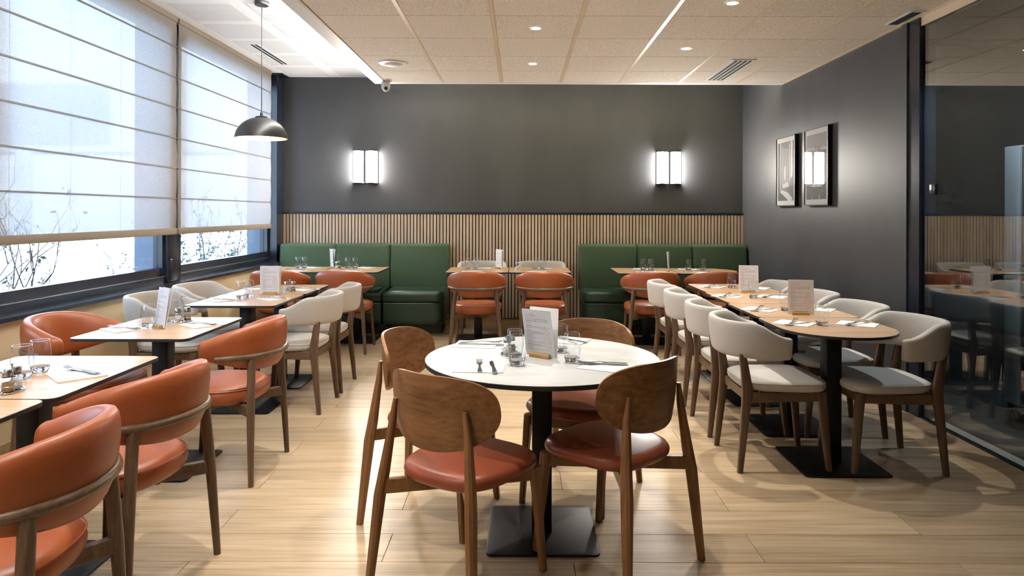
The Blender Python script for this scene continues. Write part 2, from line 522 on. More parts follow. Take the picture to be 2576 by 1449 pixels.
# perforated plaster panels in the high ceiling strip beside the windows
pm = MB().box(-.245, .245, -.245, .245, -.003, 0).mesh('perforated_panel', 'perforated')
for j in range(-4, 5):
    for x in (-2.525, -1.915, -1.305):
        put('perforated_panel', pm, ceil, (x, 5.595 + .59 * j if j < 4 else 5.595 + .59 * j, ZC))
# linear slot vent in the plaster
sv = thing('slot_vent', 'twin slot air vent in the white plaster ceiling', 'air vent', (-2.60, 7.09, ZC))
MB().box(-.055, .055, -.46, .46, -.006, 0).build('vent_frame', 'white_trim', sv)
for x in (-.022, .018):
    MB().box(x - .011, x + .011, -.44, .44, -.008, -.005).build('slot', 'dark_gap', sv)

# lowered ceiling raft: white border, tiles, bars
raft = MB()
raft.box(-1.50, -1.385, YF, 7.05, ZR, ZR + .10)
raft.box(-1.385, XR, 6.95, 7.05, ZR, ZR + .10)
raft.box(-1.385, XR, YF, 6.95, ZR + .03, ZR + .10)
rf = raft.build('ceiling_raft', 'white_trim', kind='structure')
xs = [-1.385, -.795, -.19, .41, 1.01, 1.61, 2.21, 2.69]
ys = [6.95, 6.39]
while ys[-1] > YF + .6: ys.append(ys[-1] - .5965)
tcache = {}
for i in range(len(xs) - 1):
    for j in range(len(ys) - 1):
        x0, x1, y0, y1 = xs[i] + .012, xs[i + 1] - .012, ys[j + 1] + .003, ys[j] - .003
        key = (round(x1 - x0, 3), round(y1 - y0, 3))
        if key not in tcache:
            w, d = (x1 - x0) / 2, (y1 - y0) / 2
            tcache[key] = MB().loft([[(-w, -d, .03), (w, -d, .03), (w, d, .03), (-w, d, .03)], [(-w, -d, .005), (w, -d, .005), (w, d, .005), (-w, d, .005)],
                                     [(-w + .003, -d + .003, 0), (w - .003, -d + .003, 0), (w - .003, d - .003, 0), (-w + .003, d - .003, 0)]]).mesh('tile', 'ceiling_tile', 25)
        put('tile', tcache[key], rf, ((x0 + x1) / 2, (y0 + y1) / 2, ZR + .001))
for i in range(1, len(xs) - 1):
    MB().box(xs[i] - .0135, xs[i] + .0135, YF, 6.95, ZR - .0015, ZR + .02).build('tee_bar', 'tile_bar', rf)
for j in range(1, len(ys) - 1):
    MB().box(-1.385, 2.69, ys[j] - .0035, ys[j] + .0035, ZR + .004, ZR + .02).build('tee_bar', 'tile_bar', rf)
MB().box(-1.397, -1.380, YF, 6.95, ZR - .002, ZR + .02).build('edge_angle', 'tile_bar', rf)
MB().box(2.672, 2.70, YF, 6.95, ZR - .002, ZR + .02).build('edge_angle', 'tile_bar', rf)

# baseboards
MB().box(-3.0, XR, YB - .016, YB, 0, .092).build('baseboard_back', 'oak_board', kind='structure')
MB().box(XR - .014, XR, 4.84, YB - .016, 0, .09).build('baseboard_right', 'wall_grey', kind='structure')
MB().box(XL, XL + .014, YF, YB - .016, 0, .09).build('baseboard_left', 'oak_board', kind='structure')

# oak slat wainscot on the back wall
sp_ = thing('slat_panel', 'oak slat wainscot with black gaps along the back wall', 'wall panel', (0, YB - .001, 0))
MB().box(-2.86, XR, -.012, 0, .092, 1.372).build('backing', 'dark_gap', sp_)
MB().box(-2.86, XR + .0, -.034, 0, 1.350, 1.376).build('top_trim', 'black_frame', sp_)
slat_me = MB().box(-.0138, .0138, -.030, -.010, .100, 1.350).mesh('slat', 'oak_slat')
x = -2.845
while x < XR - .012:
    put('slat', slat_me, sp_, (x, 0, 0)); x += .0395

# ---- window wall
sill = MB().box(-2.96, -2.82, YF, 8.03, .762, .786).build('window_sill', 'black_frame', kind='structure', label='black window sill board')
def window(n, y0, y1, g0, g1):
    w = put('window_%d' % n, None, kind='structure')
    MB().box(-3.06, -2.947, y0, y1, .786, .836).build('track', 'black_frame', w)
    MB().box(-2.952, -2.944, y0, y1, .836, .840).build('track_lip', 'steel_brushed', w)
    MB().box(-3.03, -2.965, g0, g1, .840, .908).build('sash_rail', 'black_frame', w)
    MB().box(-3.05, -2.95, y0, y1, 2.86, ZC).build('head', 'black_frame', w)
    MB().box(-3.03, -2.955, y0, g0, .836, 2.86).build('sash_stile', 'black_frame', w)
    MB().box(-3.03, -2.955, g1, y1, .836, 2.86).build('sash_stile', 'black_frame', w)
    MB().box(-3.000, -2.992, g0, g1, .908, 2.86).build('pane', 'window_glass', w)
    return w
w2 = window(2, 5.86, 8.05, 5.93, 7.98)
w1 = window(1, 3.70, 5.70, 3.86, 5.64)
w3 = window(3, 1.45, 3.54, 1.60, 3.45)
MB().box(-3.10, XL, YF, 1.45, 0.786, ZC).build('wall_left_near', 'wall_beige', kind='structure')
for (a, b) in ((5.68, 5.90), (3.52, 3.72)):
    MB().rbox(-3.05, -2.925, a, b, .786, ZC, .012, 2).build('trim_mullion', 'black_frame', kind='structure')
MB().box(-3.06, -2.862, 8.03, YB, .0, ZC).build('trim_post', 'black_frame', kind='structure')
MB().box(-2.862, -2.80, 8.03, YB, ZC - .012, ZC).build('trim_head', 'black_frame', kind='structure')
MB().box(-3.22, -3.06, 8.05, 8.6, 0, 3.3).build('wall_reveal', 'reveal', kind='structure')
MB().box(-3.22, -3.06, 5.70, 5.85, 0, 3.3).build('wall_reveal_middle', 'reveal', kind='structure')
hn = thing('sash_lock', 'oval black sash lock low on the window mullion', 'window lock', (-2.921, 5.72, .93))
MB().rbox(-.010, .006, -.022, .022, -.05, .05, .010, 3).build('lock_plate', 'black_frame', hn)
MB().lathe([(.0, 0), (.016, 0), (.014, .006), (0, .008)], 16).build('lock_button', 'black_frame', hn).rotation_euler = (0, R(90), 0)

# roman blinds
def blind(y0, y1, label):
    b = thing('roman_blind', label, 'blind', (-2.895, 0, 0), group='sheer roman blinds at the windows')
    zs = [3.0, 2.757, 2.503, 2.249, 1.995, 1.741, 1.487, 1.233]
    ny = 24
    rings = []
    rnd = random.Random(int(y0 * 100))
    for i in range(len(zs) - 1):
        for s_ in range(6 if i < len(zs) - 2 else 7):
            u = s_ / 6
            z = zs[i] + (zs[i + 1] - zs[i]) * u
            bul = .005 * math.sin(PI * u)
            rings.append([(bul + .001 * math.sin(k * 1.7 + i), y0 + (y1 - y0) * k / ny, z) for k in range(ny + 1)])
    f = MB().loft(rings, closed=False, caps=False)
    f.build('fabric', 'blind_fabric', b, 80)
    for z in zs[1:-1]:
        MB().box(-.004, .006, y0, y1, z - .0065, z + .0045).build('rod', 'blind_rod', b)
    MB().rbox(-.010, .012, y0, y1, 1.182, 1.236, .005, 2).build('hem_bar', 'blind_hem', b)
    MB().box(-.03, .012, y0, y1, 2.965, 3.006).build('head_rail', 'blind_hem', b)
    for yy in (.12, .37, .63, .88):
        MB().tube([(-.006, y0 + (y1 - y0) * yy, 3.0), (-.006, y0 + (y1 - y0) * yy, 1.24)], .0013, 4).build('lift_cord', 'blind_rod', b)
blind(5.775, 7.92, 'sheer roman blind in the window next to the back wall')
blind(3.62, 5.74, 'sheer roman blind left of the window mullion')

blind(1.47, 3.59, 'sheer roman blind nearest the camera, left of the picture')

# ---- glass partition on the right
MB().box(XR - .01, XR + .10, 4.60, 4.80, 0, ZR).build('trim_partition_post', 'black_frame', kind='structure')
MB().box(XR - .02, XR - .008, 4.735, 4.80, 0, ZR).build('trim_partition_cover', 'wall_grey', kind='structure')
MB().box(XR - .006, XR + .02, YF, 4.60, 0, .012).build('trim_partition_sill', 'black_frame', kind='structure')
MB().box(XR, XR + .05, YF, 4.60, ZR - .06, ZR + .05).build('trim_partition_head', 'tile_bar', kind='structure')
gp = thing('glass_partition', 'tall dark glass partition panel on the right side', 'glass partition', (XR + .01, 0, 0))
MB().box(0, .010, 2.35, 4.60, .012, ZR - .06).build('pane', 'partition_glass', gp)
MB().box(0, .010, YF, 2.344, .012, ZR - .06).build('pane', 'partition_glass', gp)
MB().rbox(-.012, .02, 4.44, 4.50, 1.50, 1.57, .004, 2).build('glass_clamp', 'black_frame', gp)
# dim service area behind the glass
MB().box(XR + .14, 6.2, YF, YB, -.012, -.001).build('floor_service', 'outer_dark', kind='structure')
MB().box(6.0, 6.15, YF, YB, 0, ZC).build('wall_service', 'outer_dark', kind='structure')
MB().box(XR + .14, 6.0, 5.6, 5.75, 0, ZC).build('wall_service_back', 'outer_dark', kind='structure')
MB().box(XR + .05, 6.0, YF, YB, ZR + .05, ZC).build('ceiling_service', 'outer_dark', kind='structure')
tr_ = thing('service_trolley', 'stainless steel service trolley on castors behind the glass', 'trolley', (3.40, 4.55, 0))
MB().rbox(-.25, .25, -.25, -.11, .16, 1.81, .006, 2).build('side_panel', 'steel_panel', tr_)
MB().rbox(-.24, .25, -.262, -.251, .18, 1.80, .003, 2).build('door', 'outer_dark', tr_)
MB().rbox(.06, .25, -.105, .30, .16, 1.79, .006, 2).build('body', 'outer_dark', tr_)
for (a, b) in ((-.2, -.18), (.2, -.18), (.1, .22), (.2, .22)):
    cst = MB().tube([(a - .014, b, .06), (a + .014, b, .06)], .06, 16).build('caster', 'black_metal', tr_)
    MB().box(a - .02, a + .02, b - .015, b + .015, .06, .16).build('fork', 'steel_brushed', cst)

# ---- outside
MB().box(-40, -3.22, -10, 40, -.4, -.2).build('ground_outside', 'outside_ground', kind='structure')
bl = thing('building', 'white rendered building with a wide window outside', 'building', (-12, 15.0, -.2))
MB().box(-14, 8.6, 0, .4, 0, 9).build('facade_wall', 'facade', bl)
MB().box(-14, 8.6, -.06, 0, 2.88, 2.98).build('ledge', 'facade_line', bl)
fw = MB().box(-14, 3.08, -.03, 0, 2.98, 4.42).build('window', 'facade_line', bl)
MB().box(-14, 3.0, -.045, -.03, 3.04, 4.36).build('pane', 'facade_glass', fw)
MB().box(1.0, 1.3, -.10, 0, 0, 2.88).build('downpipe', 'facade_line', bl)
bl.location = (-12, 15.0, -.2)

def bush(name, label, loc, h, spread, nst, leafn, leafmat, seed, lean=(0, 0)):
    rnd = random.Random(seed)
    root = thing(name, label, 'bush', loc)
    tw = MB(); lf = MB()
    tips = []
    def grow(p, d, ln, r, depth):
        pts = [p]; q = Vector(p); dd = Vector(d)
        for k in range(4):
            dd = (dd + Vector((rnd.uniform(-.25, .25), rnd.uniform(-.25, .25), rnd.uniform(-.08, .16)))).normalized()
            q = q + dd * ln / 4
            q.x = min(q.x, .28)
            pts.append(q.copy())
        tw.tube(pts, [r, r * .85, r * .7, r * .55, r * .4], 4)
        tips.extend(pts[2:])
        if depth > 0:
            for j in range(rnd.choice((2, 3))):
                b = rnd.choice(pts[1:])
                nd = (dd + Vector((rnd.uniform(-.9, .9), rnd.uniform(-.9, .9), rnd.uniform(-.1, .6)))).normalized()
                grow(b, nd, ln * rnd.uniform(.5, .75), r * .6, depth - 1)
    for i in range(nst):
        a = rnd.uniform(0, 2 * PI)
        d = Vector((math.cos(a) * spread + lean[0], math.sin(a) * spread + lean[1], 1)).normalized()
        grow((math.cos(a) * .08, math.sin(a) * .08, 0), d, h * rnd.uniform(.7, 1.05), .012, 3 if leafn < 500 else 2)
    for i in range(leafn):
        p = Vector(rnd.choice(tips)) + Vector((rnd.uniform(-.02, .02),) * 3)
        s_ = rnd.uniform(.020, .055)
        u = Vector((rnd.uniform(-1, 1), rnd.uniform(-1, 1), rnd.uniform(-.5, 1))).normalized()
        w = u.cross(Vector((rnd.uniform(-1, 1), rnd.uniform(-1, 1), rnd.uniform(-1, 1)))).normalized()
        nn = u.cross(w) * s_ * .15
        lf.add([p, p + u * s_ * .5 + w * s_ * .28 + nn, p + u * s_, p + u * s_ * .5 - w * s_ * .28 + nn, p + u * s_ * .5], [(0, 1, 4), (1, 2, 4), (2, 3, 4), (3, 0, 4)])
    tw.build('branches', 'twig', root)
    lo = lf.build('foliage', leafmat, root)
    lo['kind'] = 'stuff'
bush('twiggy_shrub', 'bare twiggy shrub with few leaves outside the left window', (-3.80, 4.62, -.2), .95, .26, 14, 200, 'leaf', 3, (.0, .12))
bush('twiggy_shrub', 'thin bare shrub at the left picture edge outside the window', (-3.62, 4.0, -.2), .98, .25, 9, 180, 'leaf_pale', 5, (0, .2))
bush('leafy_shrub', 'small leafed shrub outside the window next to the back wall', (-4.0, 9.0, -.2), 1.02, .4, 14, 1500, 'leaf_pale', 11)
bush('leafy_shrub', 'low leafy plant outside just before the window mullion', (-4.0, 7.6, -.2), 0.95, .3, 6, 260, 'leaf_pale', 17)

# ================================================================== FIXTURES
# wall sconces
def sconce(x, label):
    s_ = thing('wall_sconce', label, 'wall lamp', (x, YB - .002, 1.92), group='double tube wall lamps')
    MB().box(-.150, .150, -.012, 0, -.194, .194).build('back_plate', 'black_metal', s_)
    MB().box(-.0125, .0125, -.066, -.012, -.190, .190).build('gap_mask', 'black_metal', s_)  # added black bar that darkens the gap between the glowing tubes
    for dx in (-.081, .081):
        pr = []
        for z in (-.190, .190):
            pr.append([(dx + .0635 * math.cos(PI + PI * k / 14), -.012 + .085 * math.sin(PI + PI * k / 14), z) for k in range(15)])
        MB().loft(pr).build('diffuser', 'sconce_glow', s_)
        for z in (-.196, .190):
            pr = [[(dx + .0655 * math.cos(PI + PI * k / 14), -.012 + .088 * math.sin(PI + PI * k / 14), zz) for k in range(15)] for zz in (z, z + .006)]
            MB().loft(pr).build('end_cap', 'black_metal', s_)
sconce(-1.872, 'double tube wall sconce above the left green bench')
sconce(1.800, 'double tube wall sconce above the right green bench')

# pendant
pd = thing('pendant_lamp', 'black dome pendant lamp with a gold inside hanging by the window', 'pendant lamp', (-2.013, 5.31, 0))
prof_o = [(.195 * math.cos(a), 1.945 + .165 * math.sin(a)) for a in [R(d) for d in (0, 8, 18, 30, 42, 54, 66, 76)]]
sh = MB(); n = 40
prof = [(.189 * math.cos(a), 1.945 + .159 * math.sin(a)) for a in [R(d) for d in (0, 8, 18, 30, 42, 54, 66, 76)]]
sh.loft([[(r * math.cos(2 * PI * k / n), r * math.sin(2 * PI * k / n), z) for k in range(n)] for r, z in prof_o + [(0.001, 2.111)]], caps=False)
sh.build('shade', 'lamp_black', pd)
MB().loft([[(r * math.cos(2 * PI * k / n), r * math.sin(2 * PI * k / n), z) for k in range(n)] for r, z in [(.195, 1.945)] + prof + [(0.001, 2.104)]], caps=False).build('shade_lining', 'lamp_inside', pd)
MB().lathe([(.0, 2.106), (.045, 2.104), (.046, 2.114), (.012, 2.120), (.010, 2.145), (.004, 2.15)], 24).build('cap', 'lamp_black', pd)
MB().tube([(0, 0, 2.14), (0, 0, 2.985)], .0035, 8).build('cable', 'lamp_black', pd)
MB().lathe([(.0, 2.975), (.05, 2.978), (.055, 2.985), (.055, 3.009), (0, 3.009)], 28).build('ceiling_rose', 'lamp_black', pd)
MB().lathe([(.0, 1.985), (.025, 1.99), (.04, 2.015), (.035, 2.045), (.02, 2.07), (.018, 2.10)], 20).build('bulb', 'bulb', pd)
pl = bpy.data.lights.new('pendant_glow', 'POINT'); pl.energy = 10; pl.color = (1, .82, .55); pl.shadow_soft_size = .04
plo = bpy.data.objects.new('pendant_glow', pl); COL.objects.link(plo); plo.location = (-2.013, 5.31, 1.96)

# downlights
ring_me = MB().loft([[(r * math.cos(2 * PI * k / 24), r * math.sin(2 * PI * k / 24), z) for k in range(24)] for r, z in ((.036, .004), (.036, -.003), (.047, -.004), (.049, 0))], caps=False).mesh('trim_ring', 'white_trim')
lens_me = MB().lathe([(0, -.0025), (.036, -.0025), (.036, .0), (0, .0)], 24).mesh('lens', 'downlight_glow')
def downlight(x, y, label, w=1.0):
    d = thing('downlight', label, 'downlight', (x, y, ZR - .0005), group='recessed ceiling downlights')
    put('trim_ring', ring_me, d); put('lens', lens_me, d)
    l = bpy.data.lights.new('downlight_beam', 'SPOT')
    l.energy = SPOT_W * w; l.color = SPOT_COL; l.spot_size = R(100); l.spot_blend = 1.0; l.shadow_soft_size = 0.028
    o = bpy.data.objects.new('downlight_beam', l); COL.objects.link(o)
    o.location = (x, y, ZR - .012)
seen = {(.11, 4.9): 'recessed downlight in the middle of the tile ceiling', (.11, 6.07): 'recessed downlight farthest back near the ceiling speaker',
        (1.335, 4.30): 'recessed downlight at the top edge on the right', (1.335, 5.49): 'recessed downlight right of centre before the ceiling vent'}
for (x, y) in seen: downlight(x, y, seen[(x, y)])
for (x, y, w, l) in ((-1.1, 3.7, 1, 'over the left aisle, third row'), (-1.1, 2.5, .9, 'over the left aisle, second row'), (-1.1, 1.3, .6, 'over the left aisle, nearest row'),
                     (.11, 3.7, 1, 'behind the round table'), (.11, 2.5, .5, 'in front of the round table')):
    downlight(x, y, 'recessed downlight above the picture, ' + l, w)
# speaker
sk = thing('ceiling_speaker', 'round white speaker set in the tile ceiling', 'speaker', (-1.13, 6.07, ZR))
MB().lathe([(.0, 0), (.13, 0), (.13, -.004), (.118, -.009), (.085, -.010), (.0, -.010)], 40).build('bezel', 'white_trim', sk)
MB().lathe([(0, -.010), (.082, -.010), (.074, -.020), (.045, -.028), (0, -.031)], 36).build('grille', 'white_paint', sk)
# right ceiling grille
gv = thing('ceiling_grille', 'white slotted air grille in the tile ceiling at the right', 'air vent', (1.93, 6.34, ZR))
MB().box(-.105, .105, -.46, .46, -.006, .0).build('frame', 'white_trim', gv)
for i, x in enumerate((-.062, -.021, .021, .062)):
    MB().box(x - .0135, x + .0135, -.435, .435, -.008, -.004).build('slot', 'dark_gap', gv)
    MB().box(x - .016, x - .010, -.435, .435, -.012, -.005).build('slat', 'steel_brushed', gv)
g2 = thing('ceiling_grille', 'small dark slot grille beside the right wall', 'air vent', (2.60, 4.62, ZR))
MB().box(-.05, .05, -.16, .16, -.005, 0).build('frame', 'white_trim', g2)
MB().box(-.032, .032, -.145, .145, -.007, -.004).build('slot', 'dark_gap', g2)
# dome camera
dc = thing('security_camera', 'white dome security camera under the ceiling corner', 'camera', (-1.372, 6.96, ZR))
MB().lathe([(0, 0), (.042, 0), (.045, -.012), (.045, -.03), (.0, -.03)], 28).build('base', 'white_trim', dc)
ba = MB().lathe([(0.0, -.098), (.02, -.092), (.034, -.078), (.043, -.055), (.045, -.03), (0, -.03)], 28).build('ball', 'white_trim', dc)
MB().lathe([(0, .0), (.019, .0), (.017, .006), (0, .007)], 20).build('lens', 'lens_black', ba, loc=(.010, -.036, -.068), rot=(R(112), 0, 0))

# framed photographs on the right wall
def picture(y0, y1, z0, z1, label, draw):
    p = thing('framed_picture', label, 'picture', (XR, (y0 + y1) / 2, (z0 + z1) / 2), group='black framed photographs')
    h, w = (z1 - z0) / 2, (y1 - y0) / 2
    D = .040
    # local: u to the right as seen (towards -Y), v up ; surface faces -X
    def q(mb, u0, u1, v0, v1, d0, d1):
        mb.box(-d1, -d0, -u1, -u0, v0, v1)
    fr_ = MB(); e = .010
    q(fr_, -w, w, h - e, h, .001, D); q(fr_, -w, w, -h, -h + e, .001, D); q(fr_, -w, -w + e, -h + e, h - e, .001, D); q(fr_, w - e, w, -h + e, h - e, .001, D)
    fr_.build('frame', 'black_metal', p)
    mm_ = MB(); q(mm_, -w + e, w - e, -h + e, h - e, .001, D - .008); mm_.build('mount', 'paper', p)
    pr = MB()
    iw, ih = w - .045, h - .055
    def poly(tone, pts, lay):
        pr.cur = tone
        pr.add([(-(D - .0075 + .00012 * lay), -a * iw, b * ih) for a, b in pts], [tuple(range(len(pts)))])
    draw(poly)
    pr.build('print', ['tone_%d' % k for k in range(8)] + ['city_texture'], p)
    gg = MB(); q(gg, -w + e, w - e, -h + e, h - e, D - .004, D - .003); gg.build('pane', 'picture_glass', p)

def draw_arcade(P):
    P(3, [(-1, -1), (1, -1), (1, 1), (-1, 1)], 0)
    P(1, [(-1, -1), (-.72, -1), (-.72, 1), (-1, 1)], 1)
    P(6, [(-.72, -.72), (-.62, -.70), (-.60, 1), (-.72, 1)], 2)
    P(2, [(-.62, -.7), (-.42, -.45), (-.42, .8), (-.6, 1)], 2)
    P(5, [(-.50, -.5), (-.42, -.45), (-.42, .82), (-.5, .9)], 3)
    P(4, [(-.42, -.45), (.30, -.35), (.40, .75), (-.42, .82)], 1)
    P(7, [(-.20, -.30), (-.02, -.28), (-.02, .18), (-.14, .18), (-.2, .02)], 3)
    P(6, [(-.42, -.45), (.30, -.36), (.42, -.52), (-.40, -.58)], 3)
    P(5, [(.42, -.5), (.62, -.3), (.62, 1), (.42, .9)], 2)
    P(7, [(.62, -.25), (.86, -.2), (.86, 1), (.70, 1)], 2)
    P(1, [(.86, -1), (1, -1), (1, 1), (.86, 1)], 3)
    P(1, [(-.70, -1), (.5, -1), (.1, -.72), (-.70, -.62)], 2)
    P(6, [(-.70, -.70), (-.50, -.62), (.30, -.74), (.9, -.95), (.62, -1), (.35, -1)], 4)
    P(1, [(.1, -.62), (.86, -.5), (.86, -.86)], 4)
def draw_city(P):
    P(4, [(-1, .52), (1, .52), (1, 1), (-1, 1)], 0)
    P(5, [(-1, .42), (1, .42), (1, .56), (-1, .60)], 1)
    P(8, [(-1, -.58), (1, -.55), (1, .44), (-1, .42)], 1)
    rnd = random.Random(4)
    for k in range(22):
        u = -.95 + 1.9 * k / 21 + rnd.uniform(-.03, .03); hh = rnd.uniform(.03, .1) + (.12 if 9 < k < 16 else 0)
        P(rnd.choice((2, 3)), [(u - .03, .42), (u + .03, .42), (u + .025, .44 + hh), (u - .025, .44 + hh)], 2 + k % 3)
    P(2, [(-1, .34), (1, .40), (1, .46), (-1, .40)], 6)
    P(1, [(-1, -1), (1, -1), (1, -.5), (.5, -.62), (-.2, -.62), (-1, -.55)], 2)
    P(6, [(-.42, -.50), (-.3, -.58), (0, -.62), (.3, -.56), (.42, -.46), (.34, -.46), (.22, -.53), (0, -.57), (-.22, -.54), (-.34, -.47)], 5)
    P(6, [(.55, -.5), (.92, -.45), (.70, .05), (.60, .05)], 5)
    P(2, [(.62, -.46), (.84, -.44), (.68, -.02), (.63, -.02)], 6)
    P(6, [(-.45, -1), (-.40, -1), (-.41, -.82)], 5)
    P(6, [(.28, -1), (.36, -1), (.34, -.80)], 5)
    for k in range(14):
        u, v = rnd.uniform(.45, .98), rnd.uniform(-.95, -.62)
        P(5, [(u, v), (u + .03, v), (u + .03, v + .012), (u, v + .012)], 5)
picture(6.61, 7.10, 1.447, 2.147, 'black framed photograph of a sunlit arcade, nearer the back wall', draw_arcade)
picture(5.90, 6.40, 1.447, 2.147, 'black framed photograph of a city skyline, nearer the glass partition', draw_city)

sd = thing('downlight', 'added downlight brightening the trolley behind the glass', 'downlight', (2.92, 4.15, ZR + .0495), group='recessed ceiling downlights')  # added lamp, put in to brighten the trolley's steel panel
put('trim_ring', ring_me, sd); put('lens', lens_me, sd)
l_ = bpy.data.lights.new('trolley_fill_beam', 'SPOT'); l_.energy = 170; l_.color = (.80, .90, 1.0); l_.spot_size = R(95); l_.spot_blend = .6; l_.shadow_soft_size = .03
lo_ = bpy.data.objects.new('trolley_fill_beam', l_); COL.objects.link(lo_); lo_.location = (2.92, 4.15, ZR + .03)

# ================================================================== FURNITURE
def band(mb, a, b, cy, tmax, ztop, zbot, thick, lean=0.0, n=44, m=20, p=3.2, endlen=.03, pe=2.3, zk=0.0):
    """upholstered band swept round the back of a chair; t in -1..1, t=0 is the rear centre"""
    def frame(t):
        th = t * tmax
        s_, c_ = math.sin(th), math.cos(th)
        x = a * math.copysign(abs(s_) ** (2 / pe), s_); y = cy - b * math.copysign(abs(c_) ** (2 / pe), c_)
        return x, y
    rings = []
    def ring(t, sc, ext):
        x, y = frame(t)
        e = .004
        x1, y1 = frame(min(1, t + e)); x0, y0 = frame(max(-1, t - e))
        tx, ty = x1 - x0, y1 - y0; l = math.hypot(tx, ty) or 1
        tx, ty = tx / l, ty / l
        nx, ny = ty, -tx          # outward
        zt, zb, th = ztop(t), zbot(t), thick(t)
        zm, hh = (zt + zb) / 2, (zt - zb) / 2
        out = []
        for k in range(m):
            an = 2 * PI * k / m
            c_, s_ = math.cos(an), math.sin(an)
            rr = th / 2 * sc * math.copysign(abs(c_) ** (2 / p), c_)
            zz = hh * (zk + (1 - zk) * sc) * math.copysign(abs(s_) ** (2 / p), s_)
            rr += lean * zz
            out.append((x + nx * rr + tx * ext, y + ny * rr + ty * ext, zm + zz))
        rings.append(out)
    for u in (1.0, .96, .85, .65, .4):
        ring(-1, max(.08, math.sqrt(max(0, 1 - u * u))), -endlen * u)
    for k in range(n + 1):
        ring(-1 + 2 * k / n, 1, 0)
    for u in (.4, .65, .85, .96, 1.0):
        ring(1, max(.08, math.sqrt(max(0, 1 - u * u))), endlen * u)
    mb.loft(rings)
    return frame

def seat_outline(fw, rw, y0, y1, p=3.0, n=56):
    """smooth superellipse seat, front (+y) half-width fw, rear half-width rw"""
    pts = []
    for k in range(n):
        a = 2 * PI * k / n
        c_, s_ = math.cos(a), math.sin(a)
        u = math.copysign(abs(c_) ** (2 / p), c_); v = math.copysign(abs(s_) ** (2 / p), s_)
        w = rw + (fw - rw) * (v + 1) / 2
        pts.append((u * w, (y0 + y1) / 2 + v * (y1 - y0) / 2))
    return pts

def cushion(mb, out, z0, z1, dome=.012, edge=.03, steps=7):
    """puffy seat pad: rounded rim, slightly domed top"""
    n = len(out)
    xs_ = [p[0] for p in out]; ys_ = [p[1] for p in out]
    cx, cy = (min(xs_) + max(xs_)) / 2, (min(ys_) + max(ys_)) / 2
    hx, hy = (max(xs_) - min(xs_)) / 2, (max(ys_) - min(ys_)) / 2
    def ring(d, z):
        return [(cx + (x - cx) * (1 - d / hx), cy + (y - cy) * (1 - d / hy), z) for x, y in out]
    rings = []
    for k in range(steps):
        a = PI * k / (steps - 1) - PI / 2
        rings.append(ring(edge * (1 - math.cos(a)), (z0 + z1) / 2 + (z1 - z0) / 2 * math.sin(a)))
    for s_ in (.8, .5, .2):
        d = edge + (1 - s_) * (hx - edge)
        rings.append([(cx + (x - cx) * (1 - edge / hx) * s_, cy + (y - cy) * (1 - edge / hy) * s_, z1 + dome * (1 - s_ * s_)) for x, y in out])
    mb.loft(rings)

# ---- orange barrel chair -------------------------------------------------
def make_orange():
    parts = []
    s_ = MB(); so = seat_outline(.255, .235, -.225, .255, 2.5)
    cushion(s_, so, .385, .480, .008, .045, 9)
    seat = s_.mesh('seat', 'leather_orange', 60)
    pip = MB().tube([(x * .985, y * .985 + .0, .462) for x, y in so], .0028, 6, closed=True).mesh('piping', 'leather_orange')
    parts.append(('seat', seat, [('piping', pip)]))
    bk = MB()
    zt = lambda t: .812 - .080 * abs(t) ** 2.4
    zb = lambda t: .555 + .070 * abs(t) ** 2.0
    th = lambda t: .070 + .014 * abs(t)
    frm = band(bk, .252, .270, -.010, R(87), zt, zb, th, lean=.11, p=2.5, endlen=.042, pe=2.15, zk=.25)
    st = MB()
    pts = []
    for k in range(41):
        t = -1 + 2 * k / 40
        x, y = frm(t); l = math.hypot(x, y + .005)
        o_ = .034
        pts.append((x + x / l * o_, y + (y + .005) / l * o_, zt(t) - .036))
    st.tube(pts, .0016, 5)
    parts.append(('backrest', bk.mesh('backrest', 'leather_orange', 70), [('stitching', st.mesh('stitching', 'stitch'))]))
    rl = MB(); pts = []
    rad = []
    for k in range(33):
        t = (-1 + 2 * k / 32) * .90
        x, y = frm(t); l = math.hypot(x, y + .005)
        o_ = .030
        pts.append((x + x / l * o_, y + (y + .005) / l * o_, .640))
        rad.append(.0165 * (1 if abs(t) < .84 else .85))
    rl.tube(pts, rad, 10)
    parts.append(('back_rail', rl.mesh('back_rail', 'dark_wood_bent', 60), []))
    for sx in (-1, 1):
        m_ = MB(); n = 12
        rings = []
        for (x, y, z, r) in ((sx * .250, -.250, 0, .0135), (sx * .222, -.236, .38, .0205), (sx * .192, -.228, .638, .0205)):
            rings.append([(x + r * math.cos(2 * PI * k / n), y + r * math.sin(2 * PI * k / n), z) for k in range(n)])
        m_.loft(rings)
        parts.append(('leg', m_.mesh('leg', 'dark_wood'), []))
        m_ = MB(); rings = []
        for (x, y, z, r) in ((sx * .225, .235, 0, .013), (sx * .195, .19, .39, .021)):
            rings.append([(x + r * math.cos(2 * PI * k / n), y + r * math.sin(2 * PI * k / n), z) for k in range(n)])
        m_.loft(rings)
        parts.append(('leg', m_.mesh('leg', 'dark_wood'), []))
    m_ = MB().bar((-.222, -.236, .362), (.193, .188, .364), .026, .050); m_.bar((.222, -.236, .362), (-.193, .188, .364), .026, .049)
    parts.append(('cross_rail', m_.mesh('cross_rail', 'dark_wood_bent'), []))
    return parts

